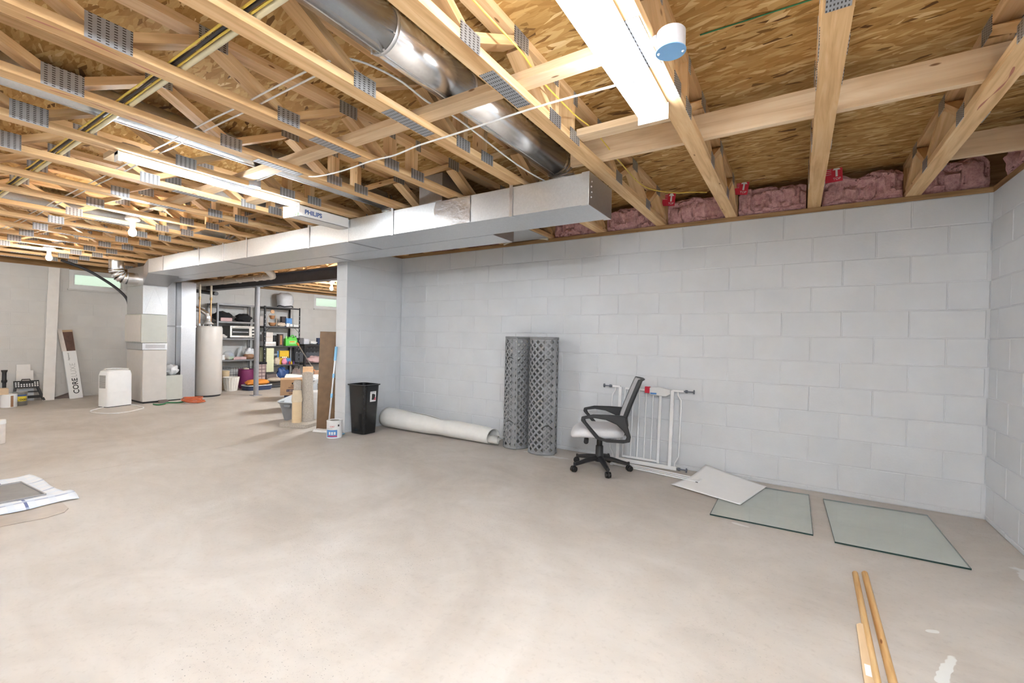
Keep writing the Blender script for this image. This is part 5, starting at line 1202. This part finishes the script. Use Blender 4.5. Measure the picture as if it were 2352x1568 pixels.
MB().ball((0, 0, .09), (.09, .115, .095), 20, 12, .25, 4).build('film', 'clear_film', tb, smooth=60)
item('pink_box', 'flat pink box left of the seam on the toy shelf', 'box', 537, 551, 819, .61, 'pink_cloth', x=-11.52, d=.12, group='flat pink boxes')
item('pink_box', 'flat pink box right of the seam on the toy shelf', 'box', 551.4, 566, 819, .61, 'pink_cloth', x=-11.52, d=.12, group='flat pink boxes')
lump('brown_papers', 'stack of rust-brown papers on the toy shelf', 'papers', 560, 584, 811, .61, 'rust', x=-11.62, jit=.3, seed=6, d=.2)
lump('white_bag', 'white plastic bag piled on the brown papers', 'bag', 563, 584, 799, .655, 'bag_white', x=-11.66, jit=.4, seed=8, d=.2)
ps = un(541, 818, 'x', -11.8); pe = un(558, 787, 'x', -11.8)
tag(MB().hexa([(-11.78, ps.y, .612), (-11.776, ps.y, .612), (-11.776, pe.y, .612), (-11.78, pe.y, .612)], [(-11.90, ps.y+.12, .86), (-11.896, ps.y+.12, .86), (-11.896, pe.y+.02, .90), (-11.90, pe.y+.02, .90)]).build('plastic_sheet', 'clear_film'), 'clear plastic sheet leaning at the back of the toy shelf', 'sheet')
# floor under the grey unit
bx_, by_ = -11.24, .255
for k, (n_, wd) in enumerate((('bottom', .082), ('middle', .082), ('top', .080))):
    z = .001+k*.135
    t = thing('round_basket', 'round woven basket with lid, %s of the stack of three' % n_, 'basket', (bx_, by_, z), 0, 'stack of round baskets')
    MB().lathe([(wd*.9, 0), (wd, .02), (wd, .10)], n=24).build('basket_wall', 'wicker', t, smooth=50)
    MB().lathe([(wd*1.06, .10), (wd*1.06, .118), (wd*.7, .132), (0, .134)], n=24).build('lid', 'wicker', t, smooth=50)
wk = thing('wicker_basket', 'white wicker waste basket beside the round baskets', 'basket', (-10.97, .25, 0))
MB().lathe([(.105, .001), (.145, .27), (.152, .275), (.152, .285), (.14, .285), (.10, .02), (0, .02)], n=28).build('basket_wall', 'wicker_white', wk, smooth=40)
for k in range(18):
    a = 2*PI*k/18; MB().bar((.108*math.cos(a), .108*math.sin(a), .012), (.147*math.cos(a), .147*math.sin(a), .27), .016, .006, (math.cos(a), math.sin(a), 0)).build('weave_rib', 'wicker_white', wk)
wc = thing('wire_crate', 'black wire pet crate at the back under the grey shelving', 'crate', (-11.75, .75, 0))
ya, yb2, _, zt3 = Rr(533, 835, 585, 880, -11.55)
g = MB()
for k in range(13): y = .50+k*.05; g.cyl((-11.52, y, .02), (-11.52, y, .44), .003, n=5)
for k in range(9): z = .02+k*.0525; g.cyl((-11.52, .50, z), (-11.52, 1.10, z), .003, n=5)
g.build('front_grid', 'crate_wire', wc, world=True)
g = MB()
for k in range(7): x = -11.52-.06*k; g.cyl((x, .50, .02), (x, .50, .44), .003, n=5)
for k in range(9): z = .02+k*.0525; g.cyl((-11.52, .50, z), (-11.88, .50, z), .003, n=5)
g.build('side_grid', 'crate_wire', wc, world=True)
MB().box(-11.88, -11.52, .50, 1.10, .002, .02).build('floor_pan', 'dark_plastic', wc, world=True)
pb_ = thing('wine_bin', 'wine-red plastic bin behind the orange cushion', 'bin', (-11.25, .68, 0))
MB().lathe([(.13, .001), (.165, .15), (.14, .40), (.15, .405), (.15, .415), (.13, .415), (.12, .03), (0, .03)], n=24).build('bin_body', 'wine', pb_, smooth=50)
MB().ball((0, 0, .415), (.07, .06, .025), 12, 8, .5, 2).build('paper_scrap', 'tan_cloth', pb_, smooth=60)
ob = thing('pet_bed', 'navy pet bed tray in front of the grey shelving', 'pet bed', (-10.83, .70, 0))
g = MB(); loft(g, [[(x, y, .001) for x, y in rbox(.36, .50, 0, .10)], [(x, y, .09) for x, y in rbox(.40, .54, 0, .12)], [(x, y, .10) for x, y in rbox(.38, .52, 0, .12)], [(x, y, .04) for x, y in rbox(.32, .46, 0, .10)]]); g.build('bed_tray', 'navy', ob, smooth=40)
MB().tube([(x, y, .10) for x, y in rbox(.39, .53, 0, .12)], .008, 6, closed=True).build('white_piping', 'print_white', ob, smooth=40)
tag(MB().ball((-10.84, .71, .145), (.15, .24, .075), 22, 12, .2, 3).build('orange_cushion', 'orange_bed', smooth=60), 'orange cushion piled in the navy pet bed', 'cushion')
# --- black unit
tpb = thing('wrapped_bag', 'grey plastic-wrapped bundle on top of the black shelving', 'bag', (-11.68, un(655, 704, 'x', -11.68).y, 1.8305))
y_ = 0
g = MB().lathe([(.13, .0), (.16, .02), (.165, .05), (.17, .10), (.19, .18), (.18, .28), (.13, .345), (.05, .36), (0, .36)], n=26)
g.v = [q*(1+.12*noise.noise(q*9)) if q.z > .03 else q for q in g.v]
g.build('wrapping', 'bag_grey', tpb, smooth=60)
MB().tube([(.17*math.cos(2*PI*k/20), .17*math.sin(2*PI*k/20), .035+.012*math.sin(k*1.3)) for k in range(20)], .012, 7, closed=True).build('black_band', 'black_cloth', tpb, smooth=40)
bz = 1.3725
item('pale_box', 'pale box at the back left of the bowl shelf', 'box', 595, 605, 726, bz, 'box_cream', x=-11.80, d=.12)
fy = lambda u: un(u, 740, 'x', -11.58).y
bw = thing('bowl_stand', 'two-tier stand of wooden bowls under a round wooden disk', 'bowl stand', (-11.58, fy(625), bz))
MB().cyl((0, 0, .345), (.02, 0, .345), .045, n=22).build('disk', 'disk_wood', bw, smooth=40)
for z, r in ((.0, .085), (.165, .065)): MB().lathe([(r*.45, z+.002), (r*.8, z+.03), (r, z+.085), (r*.95, z+.085), (r*.7, z+.035), (0, z+.02)], (0, 0, 0), 24).build('bowl', 'bowl_wood', bw, smooth=50)
for s in (-1, 1): MB().tube([(0, s*.035, .34), (0, s*.075, .27), (0, s*.105, .20), (0, s*.11, .02), (0, s*.09, .006)], .007, 7).build('strap', 'tan_cloth', bw, smooth=40)
lump('tan_cloth', 'crumpled tan cloth beside the wooden bowls', 'cloth', 636, 656, 741, bz, 'tan_cloth', x=-11.56, d=.1, jit=.4, seed=3)
item('dark_vase', 'dark ribbed box beside the blue carton', 'box', 647, 658, 727, bz, 'dark_box', x=-11.62, d=.1)
t, a, b, z1 = item('blue_carton', 'blue and white carton on the bowl shelf', 'box', 657, 671, 731, bz, 'toy_blue', x=-11.56, d=.08, parts='carton_body')
MB().box(-11.5595, -11.5585, a, b-.05, bz+.003, bz+.085).build('white_panel', 'print_white', t, world=True)
item('white_jar', 'small white jar in front of the blue carton', 'jar', 665, 673, 744, bz, 'print_white', x=-11.53, d=.05, bevel=.015)
item('white_tray', 'flat white tray at the right of the bowl shelf', 'tray', 674, 687, 746, bz, 'print_white', x=-11.53, d=.15)
gz = .9055
t, a, b, z1 = item('cream_box', 'cream storage box on the white drawer tray', 'box', 611, 627, 763, gz+.10, 'box_cream', x=-11.58, d=.2, parts='box_body')
MB().box(-11.5795, -11.578, a, b, (gz+.1+z1)/2-.008, (gz+.1+z1)/2+.006).build('lid_seam', 'tan_cloth', t, world=True)
t, a, b, z1 = item('drawer_tray', 'white plastic drawer tray under the cream box', 'tray', 609.5, 634, 785, gz, 'print_white', x=-11.55, d=.25, parts='tray_body', top=gz+.0995)
for k in range(3): MB().box(-11.5495, -11.5475, a+.02+k*.075, a+.085+k*.075, gz+.015, gz+.06).build('drawer_front', 'box_cream', t, world=True)
item('grey_box', 'grey box half hidden behind the drawer tray', 'box', 629, 642, 770, gz, 'dark_grey_box', x=-11.75, d=.12)
t, a, b, z1 = item('dark_carton', 'tall dark carton with brown print left of the green jug', 'box', 640, 651, 767, gz, 'dark_box', x=-11.56, d=.1, parts='carton_body')
MB().box(-11.5595, -11.5585, a+.03, b-.03, gz+.03, z1-.03).build('print_panel', 'bowl_wood', t, world=True)
ga, gb = un(655, 780, 'x', -11.56).y, un(682, 780, 'x', -11.56).y
jg = thing('green_jug', 'bright green plastic jug with a handle on the black shelving', 'jug', (-11.58, (ga+gb)/2, gz))
W_ = gb-ga
MB().prism([(-W_/2, 0), (W_/2, 0), (W_/2, .14), (W_/2-.03, .215), (W_/2-.07, .23), (W_/2-.075, .205), (W_/2-.14, .20), (W_/2-.145, .23), (-W_/2+.09, .215), (-W_/2+.06, .17), (-W_/2+.0, .19)], -.05, .05, frame((0, 0, 0), (0, 1, 0), (0, 0, 1))).build('jug_body', 'green_jug', jg, bevel=.012, smooth=40)
MB().tube([(0, W_/2-.155, .222), (0, W_/2-.13, .255), (0, W_/2-.085, .255), (0, W_/2-.06, .225)], .014, 8).build('handle', 'green_jug', jg, smooth=40)
MB().box(.0505, .052, -W_/2+.08, W_/2-.04, .05, .13).build('label', 'lime', jg); MB().box(.0522, .0526, -W_/2+.10, W_/2-.08, .09, .115).build('label_stripe', 'orange_bed', jg)
MB().cyl((0, -W_/2+.035, .18), (0, -W_/2+.035, .235), .024, n=14).build('spout', 'lime', jg, smooth=40)
MB().cyl((0, W_/2-.02, .20), (0, W_/2-.02, .25), .014, n=12).build('cap', 'green_cord', jg, smooth=40)
tz = .4605
yo = thing('hanging_organizer', 'pale yellow hanging fabric organizer on the toy level', 'organizer', (-11.56, un(620, 820, 'x', -11.5).y, tz))
a, b = un(612, 820, 'x', -11.48).y, un(629, 820, 'x', -11.48).y
MB().box(-11.60, -11.475, a, b, .30, .86).build('fabric_front', 'yellow_stripe', yo, world=True, bevel=.006)
for k in range(6): MB().box(-11.4745, -11.470, a+.005, b-.005, .33+k*.09, .336+k*.09).build('drawer_seam', 'yellow_stripe', yo, world=True)
item('yellow_bag', 'pale yellow fabric bag left of the slotted upright', 'bag', 597, 605, 797, .46+.03-.03, 'yellow_stripe', x=-11.70, d=.1)
t, a, b, z1 = item('toy_case', 'yellow toy case with a blue side', 'toy', 643, 664, 805, tz, 'toy_yellow', x=-11.58, d=.05, parts='case_front')
MB().box(-11.64, -11.6305, a-.03, b-.01, tz+.001, z1-.01).build('blue_side', 'toy_blue', t, world=True, bevel=.006)
for k in range(5): MB().ball((-11.579, a+.03+k*(b-a-.06)/4, tz+.17), (.004, .018, .018), 10, 6).build('emblem', ('navy', 'print_white', 'print_white', 'print_white', 'navy')[k], t, world=True)
MB().ball((-11.579, (a+b)/2, tz+.10), (.004, .03, .03), 10, 6).build('emblem', 'orange_bed', t, world=True)
item('blue_toy_box', 'flat blue toy box in front of the yellow case', 'toy', 655, 668, 822, tz, 'toy_blue', x=-11.54, d=.03)
lump('book_pile', 'sliding pile of pale booklets beside the yellow organizer', 'books', 629, 652, 819, tz, 'tan_cloth', x=-11.62, d=.08, jit=.4, seed=11)
lump('pink_toy', 'small pink stuffed toy on the toy level', 'toy', 648, 659, 823, tz, 'pink_toy', x=-11.53, d=.06, jit=.5, seed=12)
for i, (u, m_, nm_) in enumerate(((661, 'toy_purple', 'purple paint bottle, left of the red one'), (665.5, 'toy_red', 'red paint bottle between purple and yellow'), (670, 'toy_yellow', 'yellow paint bottle second from the right'), (675, 'toy_purple', 'purple paint bottle at the right end of the row'))):
    y = un(u, 830, 'x', -11.505).y
    t = thing('paint_bottle', nm_, 'bottle', (-11.515, y, tz), 0, 'small paint bottles')
    MB().lathe([(.017, 0), (.019, .005), (.019, .05), (.012, .062)], n=14).build('bottle_body', m_, t, smooth=40); MB().lathe([(.010, .062), (.009, .08), (0, .08)], n=12).build('cap', m_, t, smooth=40)
# floor level of the black unit
pbg = thing('plaid_bag', 'brown plaid laundry bag with black trim by the support post', 'bag', (-11.25, 1.16, 0))
a, b = un(592, 850, 'x', -11.25).y, un(610, 850, 'x', -11.25).y
MB().hexa([(-11.38, a, .002), (-11.22, a, .002), (-11.22, b-.02, .002), (-11.38, b-.02, .002)], [(-11.36, a, .52), (-11.24, a, .52), (-11.24, b+.02, .52), (-11.36, b+.02, .52)]).build('bag_body', 'plaid', pbg, world=True, bevel=.02)
MB().box(-11.365, -11.235, a-.005, b+.025, .50, .555).build('black_trim', 'black_cloth', pbg, world=True, bevel=.01)
lump('dog_bed', 'tan fleece pet bed on the lowest black shelf', 'pet bed', 611, 650, 864, .0705, 'dog_tan', x=-11.55, d=.3, jit=.2, seed=4)
t, a, b, z1 = item('brown_tote', 'brown-grey tote with a white label on the tan pet bed', 'bag', 613, 641, 858, .135, 'brown_grey', x=-11.50, d=.1, parts='tote_body')
MB().box(-11.4995, -11.4975, b-.06, b-.02, .18, .24).build('label', 'print_white', t, world=True)
lump('blue_bag', 'shiny royal-blue shopping bag on the lowest shelf', 'bag', 637, 661, 843, .0705, 'blue_bag', x=-11.52, d=.2, jit=.5, seed=7)
bc = thing('black_case', 'long flat black case lying before the black shelving', 'case', (-10.95, 1.30, 0), 0)
MB().box(-11.15, -10.85, 1.0, 1.72, .002, .075).build('case_lid', 'black_plastic', bc, world=True, bevel=.012); MB().box(-11.153, -10.847, 1.01, 1.71, .03, .042).build('case_seam', 'dark_plastic', bc, world=True)
# --- workbench right of the shelving
wk_ = thing('workbench', 'black metal workbench with a pegboard back', 'workbench', (-11.65, 2.75, 0))
MB().box(-11.93, -11.40, 2.14, 3.40, .90, .95).build('bench_top', 'black_metal', wk_, world=True, bevel=.004)
MB().box(-11.93, -11.42, 2.16, 3.38, .44, .47).build('bench_shelf', 'black_metal', wk_, world=True)
for x in (-11.92, -11.46):
    for y in (2.15, 3.34): MB().box(x, x+.045, y, y+.045, .001, .90).build('leg', 'black_metal', wk_, world=True)
MB().box(-11.96, -11.935, 2.16, 3.38, .48, .895).build('pegboard', 'dark_grey_box', wk_, world=True)
for k in range(7):
    for j in range(2): MB().box(-11.9345, -11.930, 2.26+k*.10, 2.28+k*.10, .72+j*.11, .74+j*.11).build('peg_hole', 'print_white', wk_, world=True)
tl = -11.42
item('dark_box', 'dark grey box on the workbench beside the shelving', 'box', 689, 698, 776, .9505, 'dark_grey_box', x=-11.50, d=.15)
item('grey_carton', 'light grey carton on the workbench', 'box', 698, 710, 778, .9505, 'box_grey', x=-11.48, d=.15)
lump('tape_roll', 'white roll and scraps on the workbench', 'roll', 711, 728, 783, .9505, 'white_plastic', x=-11.50, d=.12, jit=.4, seed=5)
item('blue_black_box', 'small black and blue box at the right of the workbench', 'box', 730, 737, 776, .9505, 'navy', x=-11.48, d=.08)
lump('magazines', 'loose pile of papers on the lower bench shelf', 'papers', 703, 738, 817, .4705, 'pink_cloth', x=-11.55, d=.25, jit=.35, seed=13)
tp = thing('long_tool', 'long-handled tool with orange ends leaning by the workbench', 'tool', (-11.0, 2.2, 0))
q0, q1 = un(684, 790, 'x', -11.25), un(727, 858, 'x', -10.6)
MB().cyl(q0, q1, .011, n=10).build('pole', 'alu', tp, world=True, smooth=40)
MB().cyl(q0-(q1-q0).normalized()*.03, q0+(q1-q0).normalized()*.05, .024, n=12).build('orange_end', 'orange_tool', tp, world=True, smooth=40)
MB().cyl(q1-(q1-q0).normalized()*.12, q1, .018, .03, n=12).build('orange_head', 'orange_tool', tp, world=True, smooth=40)
e1 = q1+(q1-q0).normalized()*.0; MB().cyl(e1, (e1.x+.02, e1.y+.02, .003), .010, n=8).build('lower_shaft', 'alu', tp, world=True, smooth=40)
lump('grey_shoes', 'grey shoes heaped beside the blue bag', 'shoes', 670, 692, 845, .001, 'brown_grey', x=-10.65, d=.2, jit=.4, seed=15)
# --- cartons and bins in front of the opening
def gbox(name, label, cat, u0, u1, v0, v1, x, m, d=.3, part='box_body', z0=None, bevel=.006):
    """box whose front faces the camera side; photo rectangle at the plane x gives width and top"""
    c = un((u0+u1)/2, v1, 'x', x); dep = FW.dot(c-EYE); w_ = (u1-u0)/FPX*dep
    top = un((u0+u1)/2, v0, 'x', x).z; z0 = c.z if z0 is None else z0
    t = thing(name, label, cat, (c.x, c.y, z0), math.atan2(EYE.y-c.y, EYE.x-c.x))
    MB().box(-d, 0, -w_/2, w_/2, 0, top-z0).build(part, m, t, bevel=bevel); return t, w_, top-z0
t, w_, hh = gbox('navy_tote', 'navy storage tote under the brown moving carton', 'tote', 655, 705, 906, 950, -7.75, 'navy', .36, 'tote_body', .002)
t, w_, hh = gbox('moving_carton', 'brown moving carton with a dark phone-number band', 'box', 647, 706, 871, 905, -7.70, 'cardboard', .34, 'carton_body', hh+.003)
MB().box(.0004, .0012, -w_*.28, w_*.42, hh*.22, hh*.38).build('printed_band', 'print_navy', t)
text(None, '1-800-872-4280', hh*.15, 'cardboard_lt', t, frame((.0014, -w_*.26, hh*.245), (0, 1, 0), (0, 0, 1)))
for zz, a in ((.46, .24), (.56, .16), (.10, .22)): MB().box(.0004, .001, -a*w_+.02*w_, a*w_+.1*w_, hh*zz, hh*(zz+.05)).build('printed_line', 'print_brown', t)
MB().box(.0004, .001, -w_*.10, w_*.10, hh*.68, hh*.80).build('hand_hole', 'shadow_dark', t)
MB().box(.0011, .0016, -w_*.05, w_*.03, hh*.69, hh*.79).build('hole_glint', 'print_white', t)
gb_, w_, hh = gbox('storage_bin', 'large grey storage bin with a white lid behind the cat tree', 'storage bin', 662, 748, 874, 930, -8.55, 'litter_grey', .5, 'bin_body', .002)
MB().box(-.52, .03, -w_/2-.03, w_/2+.03, hh+.0005, hh+.085).build('lid', 'white_plastic', gb_, bevel=.012)
MB().tube([(.035, -w_/2+.17, hh+.04), (.04, -w_/2+.23, hh+.075), (.04, -w_/2+.40, hh+.075), (.035, -w_/2+.46, hh+.04)], .010, 7).build('lid_handle', 'box_grey', gb_, smooth=40)
zlid = hh+.002+.086
gbox('small_carton', 'small plain brown carton standing on the white bin lid', 'box', 696, 718, 843, 862, -8.75, 'cardboard', .2, 'carton_body', zlid)
gbox('wooden_tray', 'reddish wooden tray on the white bin lid beside the carton', 'tray', 722, 742, 852, 860, -8.7, 'rust', .25, 'tray_body', zlid)
t, w_, hh = gbox('grey_crate', 'dark grey crate holding up the pet carrier', 'crate', 714, 748, 907, 960, -7.35, 'dark_grey_box', .34, 'crate_body', .002, .01)
zcr = hh+.004
c_ = un(732, 906, 'x', -7.33); dep = FW.dot(c_-EYE); w_ = 32/FPX*dep; hh = un(732, 873, 'x', -7.33).z-zcr
pt = thing('pet_carrier', 'pale grey plastic pet carrier with a dark grid window', 'pet carrier', (c_.x, c_.y, zcr), math.atan2(EYE.y-c_.y, EYE.x-c_.x))
MB().prism([(-w_/2, 0), (w_/2, 0), (w_/2, hh), (-w_/2+.09, hh-.005), (-w_/2+.03, hh-.05), (-w_/2, hh-.11)], -.30, 0, frame((0, 0, 0), (0, 1, 0), (0, 0, 1))).build('shell', 'litter_pale', pt, bevel=.012, smooth=40)
MB().box(.0005, .004, -w_/2+.085, w_/2-.03, .015, hh-.05).build('window_panel', 'print_black', pt)
for k in range(7): MB().box(.0042, .007, -w_/2+.085+k*.018, -w_/2+.089+k*.018, .015, hh-.05).build('grid_bar', 'litter_pale', pt)
for k in range(7): MB().box(.0042, .007, -w_/2+.085, w_/2-.03, .02+k*.022, .024+k*.022).build('grid_bar', 'litter_pale', pt)
bk = thing('white_bucket', 'white plastic bucket with a lid behind the leaning brown board', 'bucket', (-6.72, -.60, 0))
MB().lathe([(.11, .001), (.135, .32), (.14, .325), (.14, .35), (.135, .352)], n=28).build('bucket_body', 'white_plastic', bk, smooth=40)
MB().lathe([(.148, .353), (.148, .40), (.14, .41), (0, .412)], n=28).build('lid', 'white_plastic', bk, smooth=40)
